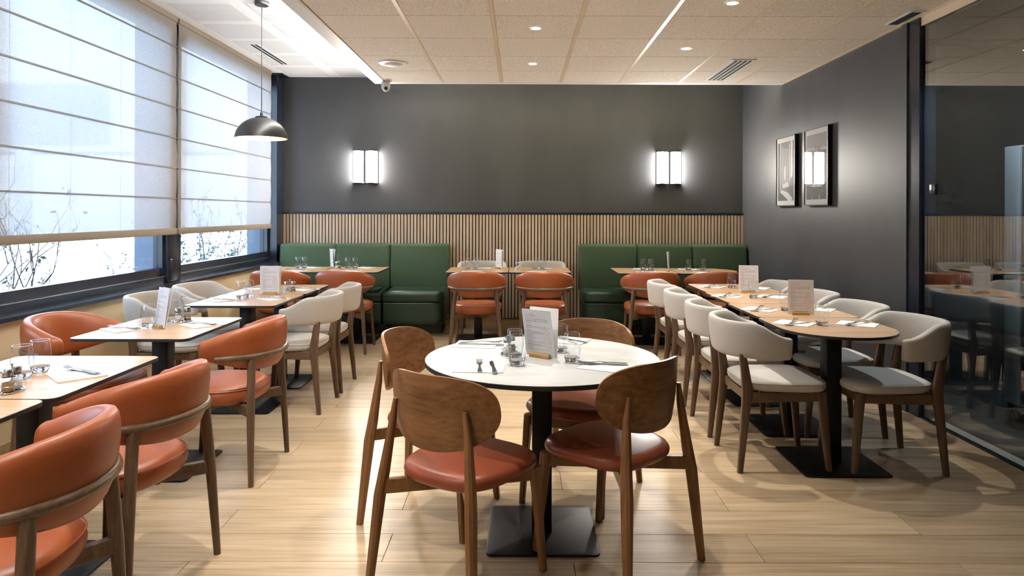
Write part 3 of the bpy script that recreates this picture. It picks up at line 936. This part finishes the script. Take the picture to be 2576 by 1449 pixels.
# ---- beige fabric chair ---------------------------------------------------
def make_beige():
    parts = []
    so = seat_outline(.245, .212, -.212, .250, 4.2)
    s_ = MB(); cushion(s_, so, .425, .480, .006, .022, 7)
    seat = s_.mesh('seat', 'fabric_beige', 60)
    pip = MB().tube([(x * .990, y * .990, .468) for x, y in so], .0026, 6, closed=True).mesh('piping', 'piping_beige')
    parts.append(('seat', seat, [('piping', pip)]))
    bk = MB()
    zt = lambda t: .800 - .076 * smooth01((abs(t) - .58) / .42) ** 1.5
    zb = lambda t: .606
    th = lambda t: .046 + .008 * abs(t)
    frm = band(bk, .262, .245, -.060, R(100), zt, zb, th, lean=.10, p=4.0, endlen=.026, pe=2.25, zk=0.72)
    pp = []
    for k in range(41):
        t = -1 + 2 * k / 40
        x, y = frm(t); l = math.hypot(x, y + .06)
        pp.append((x + x / l * .024, y + (y + .06) / l * .024, zt(t) - .008))
    parts.append(('backrest', bk.mesh('backrest', 'fabric_beige', 70), [('piping', MB().tube(pp, .0026, 6).mesh('piping', 'piping_beige'))]))
    for sx in (-1, 1):
        m_ = MB().legpath([(sx * .215, -.240, 0, .026, .027), (sx * .205, -.205, .36, .030, .046), (sx * .203, -.197, .43, .030, .056), (sx * .206, -.212, .54, .029, .043), (sx * .208, -.226, .628, .028, .034)])
        parts.append(('leg', m_.mesh('leg', 'dark_wood'), []))
        m_ = MB().legpath([(sx * .205, .237, 0, .026, .027), (sx * .188, .200, .425, .034, .050)])
        parts.append(('leg', m_.mesh('leg', 'dark_wood'), []))
        m_ = MB().bar((sx * .203, -.20, .395), (sx * .188, .20, .40), .022, .052)
        parts.append(('side_rail', m_.mesh('side_rail', 'dark_wood_bent'), []))
    parts.append(('front_rail', MB().bar((-.188, .20, .40), (.188, .20, .40), .022, .050).mesh('front_rail', 'dark_wood_bent'), []))
    parts.append(('rear_rail', MB().bar((-.20, -.19, .395), (.20, -.19, .395), .022, .050).mesh('rear_rail', 'dark_wood_bent'), []))
    return parts

# ---- plywood shell chair ---------------------------------------------------
def make_shell():
    parts = []
    so = seat_outline(.240, .195, -.200, .245, 3.1)
    s_ = MB(); cushion(s_, so, .412, .472, .012, .034, 9)
    parts.append(('seat', s_.mesh('seat', 'leather_red', 60), []))
    # shell
    nn = 26; hw, hh = .240, .134; p = 2.55
    def pt(u, v):
        x = u * math.sqrt(1 - v * v / 2); z = v * math.sqrt(1 - u * u / 2)
        r = math.hypot(x, z)
        if r > 1e-6:
            c_, s_ = x / r, z / r
            # flatter towards the top, rounder towards the bottom
            pp = p + (.5 if s_ > 0 else -.2)
            k = (abs(c_) ** pp + abs(s_) ** pp) ** (-1 / pp)
            x, z = x * k, z * k
        X = x * hw * (1 - .05 * max(0, -z)); Z = .687 + z * hh
        Y = -.224 + 2.05 * X * X - .10 * (Z - .687) + .35 * (Z - .687) ** 2
        return X, Y, Z
    front = [[pt(-1 + 2 * i / nn, -1 + 2 * j / nn) for i in range(nn + 1)] for j in range(nn + 1)]
    vs = []; fs = []
    N1 = nn + 1
    for off in (0, -.011):
        for j in range(N1):
            for i in range(N1):
                x, y, z = front[j][i]
                nx = -4.1 * x * off; ny = off
                vs.append((x + nx, y + ny, z))
    base = N1 * N1
    for j in range(nn):
        for i in range(nn):
            a = j * N1 + i
            fs.append((a, a + 1, a + N1 + 1, a + N1))
            fs.append((base + a, base + a + N1, base + a + N1 + 1, base + a + 1))
    per = [(i, 0) for i in range(nn)] + [(nn, j) for j in range(nn)] + [(nn - i, nn) for i in range(nn)] + [(0, nn - j) for j in range(nn)]
    for k in range(len(per)):
        a = per[k][1] * N1 + per[k][0]; b = per[(k + 1) % len(per)]; b = b[1] * N1 + b[0]
        fs.append((a, b, base + b, base + a))
    sh_ = MB().add(vs, fs)
    parts.append(('backrest', sh_.mesh('backrest', 'mid_ply', 45), []))
    for sx in (-1, 1):
        m_ = MB().legpath([(sx * .238, -.255, 0, .027, .028), (sx * .208, -.226, .36, .036, .044), (sx * .198, -.215, .44, .034, .042), (sx * .174, -.198, .62, .026, .026), (sx * .160, -.198, .705, .016, .014)], .45)
        parts.append(('leg', m_.mesh('leg', 'mid_wood'), []))
        m_ = MB().legpath([(sx * .197, .237, 0, .026, .027), (sx * .183, .196, .412, .037, .046)], .4)
        parts.append(('leg', m_.mesh('leg', 'mid_wood'), []))
    parts.append(('front_rail', MB().bar((-.183, .196, .388), (.183, .196, .388), .022, .046).mesh('front_rail', 'mid_wood'), []))
    m_ = MB().bar((-.206, -.224, .386), (.183, .196, .386), .024, .052); m_.bar((.206, -.224, .386), (-.183, .196, .386), .024, .051)
    parts.append(('cross_rail', m_.mesh('cross_rail', 'mid_wood'), []))
    return parts

ORANGE, BEIGE, SHELL = make_orange(), make_beige(), make_shell()
def chair(kind, c, f, label, group):
    parts, name = {'o': (ORANGE, 'barrel_chair'), 'b': (BEIGE, 'fabric_chair'), 's': (SHELL, 'plywood_chair')}[kind]
    rz = math.atan2(-f[0], f[1])
    return place(parts, thing(name, label, 'chair', (c[0], c[1], 0), rz, group))

G = 'orange leather barrel chairs'
chair('o', (-1.444, 1.840), (-.996, -.083), 'orange leather barrel chair nearest the camera, cut off at lower left', G)
chair('o', (-1.500, 2.538), (-.986, .165), 'orange leather barrel chair second from the camera on the left aisle', G)
chair('o', (-1.585, 3.664), (-1, .02), 'orange leather barrel chair third from the camera on the left aisle', G)
chair('o', (-2.345, 3.74), (1, -.03), 'orange leather barrel chair backed against the beige wall under the window', G)
chair('o', (-2.40, 2.66), (1, 0), 'orange leather barrel chair by the window wall, only its seat showing at the left edge', G)
chair('o', (-2.38, 6.84), (0, 1), 'orange leather barrel chair at the left table before the left green bench', G)
chair('o', (-1.734, 6.84), (.02, 1), 'orange leather barrel chair at the right table before the left green bench', G)
chair('o', (-.425, 6.80), (-.01, 1), 'orange leather barrel chair on the left between the green benches', G)
chair('o', (.243, 6.80), (.01, 1), 'orange leather barrel chair on the right between the green benches', G)
chair('o', (1.295, 6.82), (0, 1), 'orange leather barrel chair on the left before the right green bench', G)
chair('o', (1.935, 6.84), (0, 1), 'orange leather barrel chair half hidden by the long table before the right bench', G)
G = 'beige fabric chairs'
for y, l in ((3.83, 'nearest'), (4.405, 'second'), (5.065, 'third'), (5.73, 'farthest')):
    chair('b', (1.409, y), (1, 0), 'beige fabric chair, %s on the aisle side of the long right table' % l, G)
for y, l in ((3.795, 'nearest'), (4.39, 'second'), (5.05, 'third'), (5.71, 'farthest')):
    chair('b', (2.0, y), (-1, 0), 'beige fabric chair, %s on the wall side of the long right table' % l, G)
chair('b', (-1.595, 4.85), (-1, .02), 'beige fabric chair on the left aisle, nearer of the two', G)
chair('b', (-1.595, 5.40), (-1, 0), 'beige fabric chair on the left aisle, farther of the two', G)
chair('b', (-2.40, 4.80), (1, 0), 'beige fabric chair by the window wall, nearer of the two', G)
chair('b', (-2.40, 5.45), (1, 0), 'beige fabric chair by the window wall, farther of the two', G)
chair('b', (-.44, 7.86), (0, -1), 'beige fabric chair against the oak slats, left of the two', G)
chair('b', (.25, 7.86), (0, -1), 'beige fabric chair against the oak slats, right of the two', G)
G = 'plywood shell chairs at the round table'
chair('s', (-.203, 2.535), (.56, .828), 'plywood backed chair at the front left of the round table', G)
chair('s', (.376, 2.729), (-.69, .72), 'plywood backed chair at the front right of the round table', G)
chair('s', (-.390, 3.165), (.96, -.283), 'plywood backed chair at the far left of the round table', G)
chair('s', (.293, 3.365), (-.426, -.904), 'plywood backed chair at the far right behind the round table', G)

# ---- tables ------------------------------------------------------------------
TZ = .75
plate_me = MB().slab(rrect(-.23, .23, -.23, .23, .028), 0.0, .009, .003).mesh('base_plate', 'black_metal')
col_me = MB().rbox(-.0425, .0425, -.0425, .0425, .006, TZ - .016, .006, 2).mesh('column', 'black_metal')
mount_me = MB().slab(rrect(-.15, .15, -.15, .15, .02), TZ - .022, TZ - .0142).mesh('mount_plate', 'black_metal')
def table(label, x0, x1, y0, y1, end=None, base=None, group='wood topped square tables'):
    cx, cy = (x0 + x1) / 2, (y0 + y1) / 2
    bx, by = base or (cx, cy)
    t_ = thing('dining_table', label, 'table', (bx, by, 0), 0, group)
    a, b, c_, d = x0 - bx, x1 - bx, y0 - by, y1 - by
    r = .042
    if end == 'y0':
        h = (b - a) / 2
        out = rrect(a, b, c_, d, [h - .002, r, r, h - .002], 14)
    elif end == 'x1':
        h = (d - c_) / 2
        out = rrect(a, b, c_, d, [h - .002, h - .002, r, r], 14)
    else:
        out = rrect(a, b, c_, d, r, 8)
    MB().slab(out, TZ - .0145, TZ, .0015, top=1, steps=1).build('tabletop', ['black_core', 'laminate'], t_, 30)
    put('column', col_me, t_); put('base_plate', plate_me, t_); put('mount_plate', mount_me, t_)
table('wood topped table nearest the camera at the left edge', -2.18, -1.56, 1.58, 2.262)
table('wood topped table second along the window wall', -2.16, -1.545, 2.268, 2.95)
table('wood topped table third along the window wall', -2.22, -1.63, 3.34, 4.04)
table('wood topped table fourth along the window wall', -2.24, -1.63, 4.53, 5.185)
table('wood topped table fifth along the window wall', -2.24, -1.63, 5.191, 5.86)
table('wood topped table at the left end before the left green bench', -2.72, -2.103, 7.09, 7.79, base=(-2.41, 7.35))
table('wood topped table at the right end before the left green bench', -2.097, -1.48, 7.09, 7.79, base=(-1.76, 7.35))
table('wood topped table, left of the pair between the benches', -.78, -.123, 7.12, 7.79)
table('wood topped table, right of the pair between the benches', -.117, .54, 7.12, 7.79)
table('square wood topped table before the right green bench', 1.02, 1.657, 7.05, 7.74, base=(1.36, 7.32))
table('round ended wood topped table before the right green bench', 1.663, 2.34, 7.05, 7.74, end='x1', base=(1.98, 7.32))
table('wood topped table at the far end of the long right row', 1.475, 2.085, 5.408, 6.02)
table('wood topped table third in the long right row', 1.458, 2.068, 4.750, 5.402)
table('wood topped table second in the long right row', 1.438, 2.050, 4.096, 4.744)
table('round ended wood topped table nearest in the long right row', 1.420, 2.036, 3.43, 4.090, end='y0', base=(1.722, 3.775))
rt = thing('round_table', 'round white marble topped table on a black pedestal', 'table', (.097, 2.953, 0))
n = 72
MB().slab([(.5025 * math.cos(2 * PI * k / n), .5025 * math.sin(2 * PI * k / n)) for k in range(n)], TZ - .018, TZ, .0015, top=1, steps=1).build('tabletop', ['black_core', 'marble_top'], rt, 30)
put('column', col_me, rt); put('base_plate', plate_me, rt); put('mount_plate', mount_me, rt)

# ---- green benches ------------------------------------------------------------
def bench(label, x0, x1, seams, open_left, open_right):
    b = thing('bench_sofa', label, 'bench', ((x0 + x1) / 2, 7.9, 0), group='green upholstered wall benches')
    ox, oy = -(x0 + x1) / 2, -7.9
    def mv(mb):
        mb.v = [(p[0] + ox, p[1] + oy, p[2]) for p in mb.v]; return mb
    mv(MB().box(x0 + .10, x1 - .06, 7.74, 8.22, 0, .115)).build('plinth', 'plinth_dark', b)
    xs_ = [x0] + seams + [x1]
    for i in range(len(xs_) - 1):
        a, c_ = xs_[i] + .0015, xs_[i + 1] - .0015
        el = open_left and i == 0; er = open_right and i == len(xs_) - 2
        # backrest panel, top leaning back a little
        m_ = MB().rbox(a, c_, 8.00, 8.24, .44, 1.0, .035, 4)
        m_.v = [(p[0], p[1] + (.055 * (p[2] - .5) / .5 if p[1] < 8.1 else 0), p[2]) for p in m_.v]
        mv(m_).build('back_panel', 'fabric_green', b, 60)
        # seat cushion and front panel
        rr_ = [.02, .02, .02, .02]
        if el: rr_[3] = .10
        if er: rr_[0] = .10
        m_ = MB().slab(rrect(a, c_, 7.54, 8.06, rr_, 6), .375, .505, .050, steps=5, bot_bev=.035)
        mv(m_).build('seat_cushion', 'leather_green', b, 60)
        m_ = MB().slab(rrect(a + .006, c_ - .006, 7.555, 8.10, rr_, 6), .110, .378, .02, steps=4, bot_bev=.075)
        mv(m_).build('front_panel', 'leather_green', b, 60)
bench('green bench with fabric back and leather seat beside the window', -2.84, -.835, [-2.18, -1.53], False, True)
bench('green bench with fabric back and leather seat in the right corner', .70, 2.69, [1.387, 2.04], True, False)

# ================================================================== TABLE SETTINGS
def fork_mesh():
    m_ = MB()
    # handle
    m_.loft([[(-w, y, z), (w, y, z), (w, y, z + h), (-w, y, z + h)] for y, w, z, h in ((-.095, .0085, 0, .0025), (-.08, .0095, .0, .003), (-.02, .004, .003, .003), (.02, .0032, .006, .003), (.040, .006, .0035, .0022), (.052, .0115, .002, .0018), (.062, .0120, .002, .0016))])
    for x in (-.0098, -.0033, .0033, .0098):
        m_.loft([[(x - .0020, y, z), (x + .0020, y, z), (x + .0020, y, z + .0014), (x - .0020, y, z + .0014)] for y, z in ((.060, .002), (.082, .003), (.103, .0075))])
    return m_.mesh('fork', 'steel')
def knife_mesh():
    m_ = MB()
    m_.loft([[(x0, y, 0.0), (x1, y, 0.0), (x1, y, h), (x0, y, h)] for y, x0, x1, h in ((-.11, -.0085, .0085, .004), (-.10, -.0095, .0095, .005), (-.02, -.006, .006, .006), (.0, -.005, .005, .005))])
    m_.loft([[(x0, y, .0012), (x1, y, .0012), (x1, y, .0032), (x0, y, .0032)] for y, x0, x1 in ((.0, -.005, .005), (.012, -.009, .007), (.06, -.0105, .007), (.085, -.0095, .0065), (.10, -.004, .004), (.106, .0, .002))])
    return m_.mesh('knife', 'steel')
FORK, KNIFE = fork_mesh(), knife_mesh()
nap = MB().slab(rrect(-.10, .10, -.082, .082, .003, 2), 0, .0018)
nap.slab(rrect(-.0995, .0995, -.081, .082, .003, 2), .0018, .0034)
NAPKIN = nap.mesh('napkin', 'paper', 30)
def setting(x, y, rz, label, fo=(-.02, 0, 20), kn=(.03, 0, -12), what='both'):
    """paper napkin with fork and knife lying on it; offsets in napkin space"""
    put('napkin', NAPKIN, None, (x, y, TZ + .0002), (0, 0, R(rz)), 'white folded paper napkin ' + label, 'napkin', 'paper napkins')
    for me, nm, of, z in ((KNIFE, 'knife', kn, .0037), (FORK, 'fork', fo, .0037)):
        if of is None: continue
        a = R(rz); dx, dy = of[0] * math.cos(a) - of[1] * math.sin(a), of[0] * math.sin(a) + of[1] * math.cos(a)
        zz = z if nm == 'knife' else (z + .0062 if len(of) > 3 else z)
        put(nm, me, None, (x + dx, y + dy, TZ + zz), (0, 0, R(rz + of[2])), 'steel %s on the napkin %s' % (nm, label), nm, 'steel table cutlery')

# tumblers
gp_o = [(.0235, .0), (.0275, .003), (.0325, .022), (.0365, .045), (.0380, .065), (.0365, .092), (.0325, .118), (.0318, .1225)]
gp_i = [(.0308, .1225), (.0314, .117), (.0352, .092), (.0366, .066), (.0350, .046), (.0300, .026), (.018, .017), (.0005, .0155)]
nn = 28
gl_ = MB().loft([[(r * math.cos(2 * PI * k / nn), r * math.sin(2 * PI * k / nn), z) for k in range(nn)] for r, z in [(.0005, .0)] + gp_o + gp_i], caps=False)
BOWL = MB().loft([[(r * math.cos(2 * PI * k / nn), r * math.sin(2 * PI * k / nn), z) for k in range(nn)] for r, z in [(.0315, .0205)] + gp_o[3:] + gp_i[:5] + [(.030, .026)]], caps=False).mesh('bowl', 'tumbler', 60)
BOWL = MB().loft([[(r * math.cos(2 * PI * k / nn), r * math.sin(2 * PI * k / nn), z) for k in range(nn)] for r, z in [(.0321, .0205)] + gp_o[3:] + gp_i[:5] + [(.0295, .0245)]], caps=False).mesh('bowl', 'tumbler', 60)
GBASE = MB().lathe([(.0005, .0)] + gp_o[:3] + [(.0300, .0235), (.018, .0165), (.0005, .0155)], nn).mesh('glass_foot', 'glass_base', 60)
RIM = MB().tube([(.0313 * math.cos(2 * PI * k / nn), .0313 * math.sin(2 * PI * k / nn), .1228) for k in range(nn)], .0011, 6, closed=True).mesh('rim', 'glass_base')
def glass(x, y, label):
    g = thing('water_glass', label, 'glass', (x, y, TZ + .0003), 0, 'barrel shaped water glasses')
    put('bowl', BOWL, g); put('glass_foot', GBASE, g); put('rim', RIM, g)

# menu cards
def text_mesh(s, size, mat, x, z):
    cu = bpy.data.curves.new('text', 'FONT'); cu.body = s; cu.size = size; cu.resolution_u = 2
    ob = bpy.data.objects.new('text', cu); COL.objects.link(ob)
    dg = bpy.context.evaluated_depsgraph_get(); dg.update()
    me = bpy.data.meshes.new_from_object(ob.evaluated_get(dg))
    bpy.data.objects.remove(ob); bpy.data.curves.remove(cu)
    vs = [(v.co.x + x, v.co.y + z) for v in me.vertices]; fs = [tuple(p.vertices) for p in me.polygons]
    bpy.data.meshes.remove(me)
    return vs, fs
CW, CH = .148, .21
def flat(mb, vs, fs, lay):
    mb.add([(x, -.0006 - .0002 * lay, z) for x, z in vs], fs)
def rect(x0, x1, z0, z1):
    return [(x0, z0), (x1, z0), (x1, z1), (x0, z1)], [(0, 1, 2, 3)]
ti = MB(); L0 = -.060
flat(ti, *text_mesh('Les Buffets', .0125, 0, L0, .1815), 2)
flat(ti, *rect(L0, L0 + .052, .196, .1966), 2); flat(ti, *rect(L0, L0 + .052, .1765, .1771), 2)
for k, z in enumerate((.137, .114, .091, .070, .052)):
    flat(ti, *rect(L0, L0 + (.028, .026, .026, .028, .075)[k], z, z + .0026), 2)
TITLE = ti.mesh('print_title', 'print_red')
tx = MB()
for k, s_ in enumerate(('Pour tous ceux qui ne savent pas choisir,', 'vous allez vous régaler avec notre buffet', 'à volonté !')):
    flat(tx, *text_mesh(s_, .0068, 0, L0, .166 - .0085 * k), 2)
INTRO = tx.mesh('print_intro', 'print_dark')
fp = MB(); rr_ = random.Random(2)
for z0, cnt in ((.133, 3), (.110, 4), (.087, 3), (.066, 3), (.048, 6)):
    for k in range(cnt):
        x = L0; z = z0 - .0042 * k
        end = L0 + (rr_.uniform(.025, .04) if rr_.random() < .6 else rr_.uniform(.07, .10))
        while x < end:
            w = rr_.uniform(.004, .011); flat(fp, *rect(x, min(end, x + w), z, z + .0017), 2); x += w + .0016
for z in (.131, .108, .085, .064, .046):
    flat(fp, *rect(.053, .060, z, z + .0022), 2)
FINE = fp.mesh('print_text', 'print_grey')
pk = MB()
pts = [(.040 + .028 * math.cos(a) * (1 if math.sin(a) < 0 else .72), .085 + (.055 if math.sin(a) > 0 else .040) * math.sin(a)) for a in [2 * PI * k / 28 for k in range(28)]]
pts = [(x - .10 * max(0, .085 - z) * .3, z) for x, z in pts]
flat(pk, pts, [tuple(range(28))], 0)
flat(pk, [(.045 + .017 * math.cos(2 * PI * k / 20), .048 + .022 * math.sin(2 * PI * k / 20)) for k in range(20)], [tuple(range(20))], 1)
PINK = pk.mesh('print_artwork', 'print_pink')
CARD = MB().slab([(-CW / 2, -.0004), (CW / 2, -.0004), (CW / 2, .0004), (-CW / 2, .0004)], 0, CH).mesh('card', 'card', 30)
hb = MB()
hb.loft([[(x, -.019, z0) for x, z0 in ()]] if False else [[(-.05, -.018, 0), (.05, -.018, 0), (.05, -.003, 0), (-.05, -.003, 0)], [(-.05, -.018, .016), (.05, -.018, .016), (.05, -.003, .020), (-.05, -.003, .020)]])
hb.box(-.05, .05, -.003, .012, 0, .004)
hb.box(-.05, .05, .006, .012, .004, .009)
HOLDER = hb.mesh('holder', 'holder_oak', 30)
def menu(x, y, rz, label, lean=4.0, back=-9.0):
    """card faces local -Y; lean>0 tips the front leaf towards the reader"""
    g = thing('menu_stand', label, 'menu', (x, y, TZ + .0003), R(rz), 'menu cards in oak holders')
    put('holder', HOLDER, g, label='small oak menu holder')
    c_ = put('card', CARD, g, (0, .000, .004), (R(lean), 0, 0), label='white menu card headed Les Buffets')
    put('print_artwork', PINK, c_); put('print_title', TITLE, c_); put('print_intro', INTRO, c_); put('print_text', FINE, c_)
    put('card', CARD, g, (.006, .004, .0045), (R(back), 0, 0))

# condiment caddy with shakers
TRAY = MB().slab([(.052 * math.cos(2 * PI * k / 28), .034 * math.sin(2 * PI * k / 28)) for k in range(28)], .0, .004, .002).mesh('tray', 'steel')
trr = MB().tube([(.052 * math.cos(2 * PI * k / 28), .034 * math.sin(2 * PI * k / 28), .005) for k in range(28)], .0022, 6, closed=True)
for sx in (-1, 1):
    trr.tube([(sx * .025 + .024 * math.cos(2 * PI * k / 20), .024 * math.sin(2 * PI * k / 20), .026) for k in range(20)], .0014, 5, closed=True)
TRIM = trr.mesh('tray_rail', 'steel')
WIRE = MB().tube([(0, 0, .003), (0, 0, .075), (.004, 0, .095), (-.004, 0, .118), (-.012, 0, .134), (-.006, 0, .143), (.008, 0, .145), (.030, 0, .145)], .0032, 6).mesh('wire_handle', 'steel')
WIRE_S = MB().tube([(0, 0, .003), (0, 0, .060), (.0, 0, .088), (.006, 0, .096), (-.006, 0, .096), (0, 0, .090)], .0023, 6).mesh('wire_handle', 'steel')
sh_prof = [(.0195, 0), (.021, .004), (.020, .030), (.0155, .050), (.0145, .056)]
SHAKE = MB().loft([[(r * math.cos(2 * PI * k / 20), r * math.sin(2 * PI * k / 20), z) for k in range(20)] for r, z in [(.001, 0)] + sh_prof], caps=False).mesh('bottle', 'tumbler', 60)
FILL = MB().lathe([(.0005, .003), (.018, .003), (.0185, .012), (.0165, .033), (.0005, .034)], 18)
FILL_S, FILL_P = FILL.mesh('salt', 'salt', 50), FILL.mesh('pepper', 'pepper', 50)
CAP = MB().lathe([(.0145, .054), (.0165, .055), (.0165, .074), (.014, .078), (.0005, .079)], 20).mesh('cap', 'steel', 50)
BANDR = MB().lathe([(.0172, .0525), (.0172, .0565), (.0005, .0565), (.0005, .0525)], 20).mesh('seal_ring', 'black_core', 50)
def caddy(x, y, rz, where, hook=True, what='sp'):
    g = thing('condiment_caddy', 'steel wire condiment caddy ' + where, 'caddy', (x, y, TZ + .0003), R(rz), 'condiment caddies')
    put('tray', TRAY, g); put('tray_rail', TRIM, g); put('wire_handle', WIRE if hook else WIRE_S, g)
    for ch, sx in zip(what, (-1, 1)):
        a = R(rz)
        nm = 'salt' if ch == 's' else 'pepper'
        s_ = thing(nm + '_shaker', 'glass %s shaker with steel cap in the caddy %s' % (nm, where), nm + ' shaker', (x + sx * .025 * math.cos(a), y + sx * .025 * math.sin(a), TZ + .0045), 0, 'salt and pepper shakers')
        put('bottle', SHAKE, s_); put(nm, FILL_S if ch == 's' else FILL_P, s_); put('cap', CAP, s_); put('seal_ring', BANDR, s_)

# --- round table
glass(-.011, 2.79, 'water glass in front, left of the menu on the round table')
glass(-.020, 2.925, 'water glass behind, left of the menu on the round table')
glass(.219, 2.85, 'water glass in front, right of the menu on the round table')
glass(.182, 3.055, 'water glass behind, right of the menu on the round table')
menu(.092, 2.940, -35.4, 'Les Buffets menu card standing on the round white table', 11, -3)
caddy(-.045, 3.01, 70, 'on the round table', False)
setting(-.161, 2.735, -2, 'at the front left of the round table', (.0, .012, 6), (.055, .005, 8))
setting(-.205, 3.22, -8, 'at the back left of the round table', (.02, .005, -80, 1), (.03, -.012, -86))
setting(.232, 3.335, -25, 'at the back right of the round table', (-.01, -.01, -125, 1), (.02, .0, -110))
setting(.352, 2.76, -26, 'at the front right of the round table', (-.02, .018, 112, 1), (-.03, .028, 108))
# --- long right table
glass(1.772, 5.707, 'water glass farthest back on the long right table')
glass(1.722, 5.03, 'water glass in front of the far menu on the long right table')
glass(1.706, 4.377, 'water glass left of the near menu on the long right table')
glass(1.688, 3.813, 'water glass nearest on the long right table')
menu(1.795, 5.36, -8, 'Les Buffets menu card standing far back on the long right table', 2, -6)
menu(1.728, 4.20, -12, 'Les Buffets menu card standing near on the long right table', 2, -6)
for (x, y, s_) in ((1.632, 5.79, 'farthest'), (1.563, 5.13, 'third'), (1.556, 4.42, 'second'), (1.556, 3.868, 'nearest')):
    setting(x, y, -40, '%s on the aisle side of the long right table' % s_, (-.005, .0, 10, 1), (.03, -.02, -22))
for (x, y, s_) in ((1.975, 5.70, 'farthest'), (1.885, 5.10, 'third'), (1.935, 4.44, 'second'), (1.904, 3.847, 'nearest')):
    setting(x, y, -36, '%s on the wall side of the long right table' % s_, (.01, .0, 160, 1), (-.02, .01, -10))
# --- tables along the window
glass(-1.858, 2.55, 'water glass in front on the second table along the window')
glass(-1.863, 2.652, 'water glass behind on the second table along the window')
setting(-1.690, 2.605, -44, 'on the aisle side of the second table along the window', (-.02, .02, 108, 1), (-.03, .03, 104))
setting(-2.05, 2.66, -44, 'on the window side of the second table along the window', (0, 0, 100, 1), (-.02, .02, 96))
setting(-1.72, 1.93, -40, 'on the nearest table along the window', (0, 0, 100, 1), (-.02, .02, 96))
caddy(-1.755, 2.36, 100, 'at the left picture edge', False, 'ps')
glass(-2.01, 3.694, 'water glass left of the menu on the third table along the window')
glass(-1.962, 3.86, 'water glass behind the menu on the third table along the window')
menu(-1.935, 3.665, -43, 'Les Buffets menu card standing on the third table along the window', -7, -11)
caddy(-1.905, 3.86, 40, 'on the third table along the window', True)
setting(-1.757, 3.765, -40, 'on the aisle side of the third table along the window', (0, 0, 112, 1), (-.02, .02, 104))
setting(-2.10, 3.62, -38, 'on the window side of the third table along the window', (0, 0, 112, 1), (-.02, .02, 104))
glass(-2.006, 4.914, 'water glass, left of the pair on the fourth table along the window')
glass(-1.985, 5.00, 'water glass, right of the pair on the fourth table along the window')
menu(-1.893, 5.17, -3, 'Les Buffets menu card standing between the fourth and fifth window tables', 1, -5)
caddy(-1.800, 5.34, 25, 'on the fifth table along the window', False)
setting(-2.11, 4.826, -40, 'on the window side of the fourth table along the window', (0, 0, 112, 1), (-.02, .02, 104))
setting(-1.770, 4.90, -38, 'on the aisle side of the fourth table along the window', (0, 0, 112, 1), (-.02, .02, 104))
setting(-2.13, 5.55, -40, 'on the window side of the fifth table along the window', (0, 0, 112, 1), (-.02, .02, 104))
setting(-1.735, 5.50, -38, 'on the aisle side of the fifth table along the window', (0, 0, 112, 1), (-.02, .02, 104))
# --- back rows
for (x, l) in ((-2.45, 'leftmost water glass before the left green bench'), (-2.378, 'second water glass from the left before the left green bench'), (-1.90, 'third water glass from the left before the left green bench'), (-1.818, 'rightmost water glass before the left green bench')):
    glass(x, 7.54, l)
menu(-2.09, 7.60, -62, 'narrow looking menu card before the left green bench', 3, -4)
caddy(-2.005, 7.52, 80, 'before the left green bench', True)
for (x, y, s_) in ((-2.38, 7.24, 'left, chair side, before the left green bench'), (-2.36, 7.66, 'left, bench side, before the left green bench'), (-1.80, 7.24, 'right, chair side, before the left green bench'), (-1.74, 7.66, 'right, bench side, before the left green bench')):
    setting(x, y, -20, s_, (0, 0, 110, 1), (-.02, .02, 104))
for (x, y, l) in ((-.561, 7.49, 'leftmost water glass between the green benches'), (-.485, 7.56, 'second water glass from the left between the green benches'), (.17, 7.49, 'third water glass from the left between the green benches'), (.252, 7.53, 'rightmost water glass between the green benches')):
    glass(x, y, l)
menu(-.235, 7.58, -62, 'narrow looking menu card on the table between the green benches', 0, -4)
caddy(-.03, 7.42, 85, 'between the green benches', True)
for (x, y, s_) in ((-.50, 7.26, 'left, chair side, between the green benches'), (-.40, 7.68, 'left, wall side, between the green benches'), (.18, 7.26, 'right, chair side, between the green benches'), (.26, 7.68, 'right, wall side, between the green benches')):
    setting(x, y, -15, s_, (0, 0, 110, 1), (-.02, .02, 104))
for (x, l) in ((1.345, 'leftmost water glass before the right green bench'), (1.424, 'second water glass from the left before the right green bench'), (1.835, 'third water glass from the left before the right green bench'), (1.994, 'rightmost water glass before the right green bench')):
    glass(x, 7.42, l)
menu(1.575, 7.22, -98, 'menu card seen edge on before the right green bench', 4.5, 2.0)
for (x, y, s_) in ((1.33, 7.22, 'left, chair side, before the right green bench'), (1.36, 7.60, 'left, bench side, before the right green bench'), (1.93, 7.22, 'right, chair side, before the right green bench'), (1.86, 7.58, 'right, bench side, before the right green bench')):
    setting(x, y, -15, s_, (0, 0, 110, 1), (-.02, .02, 104))
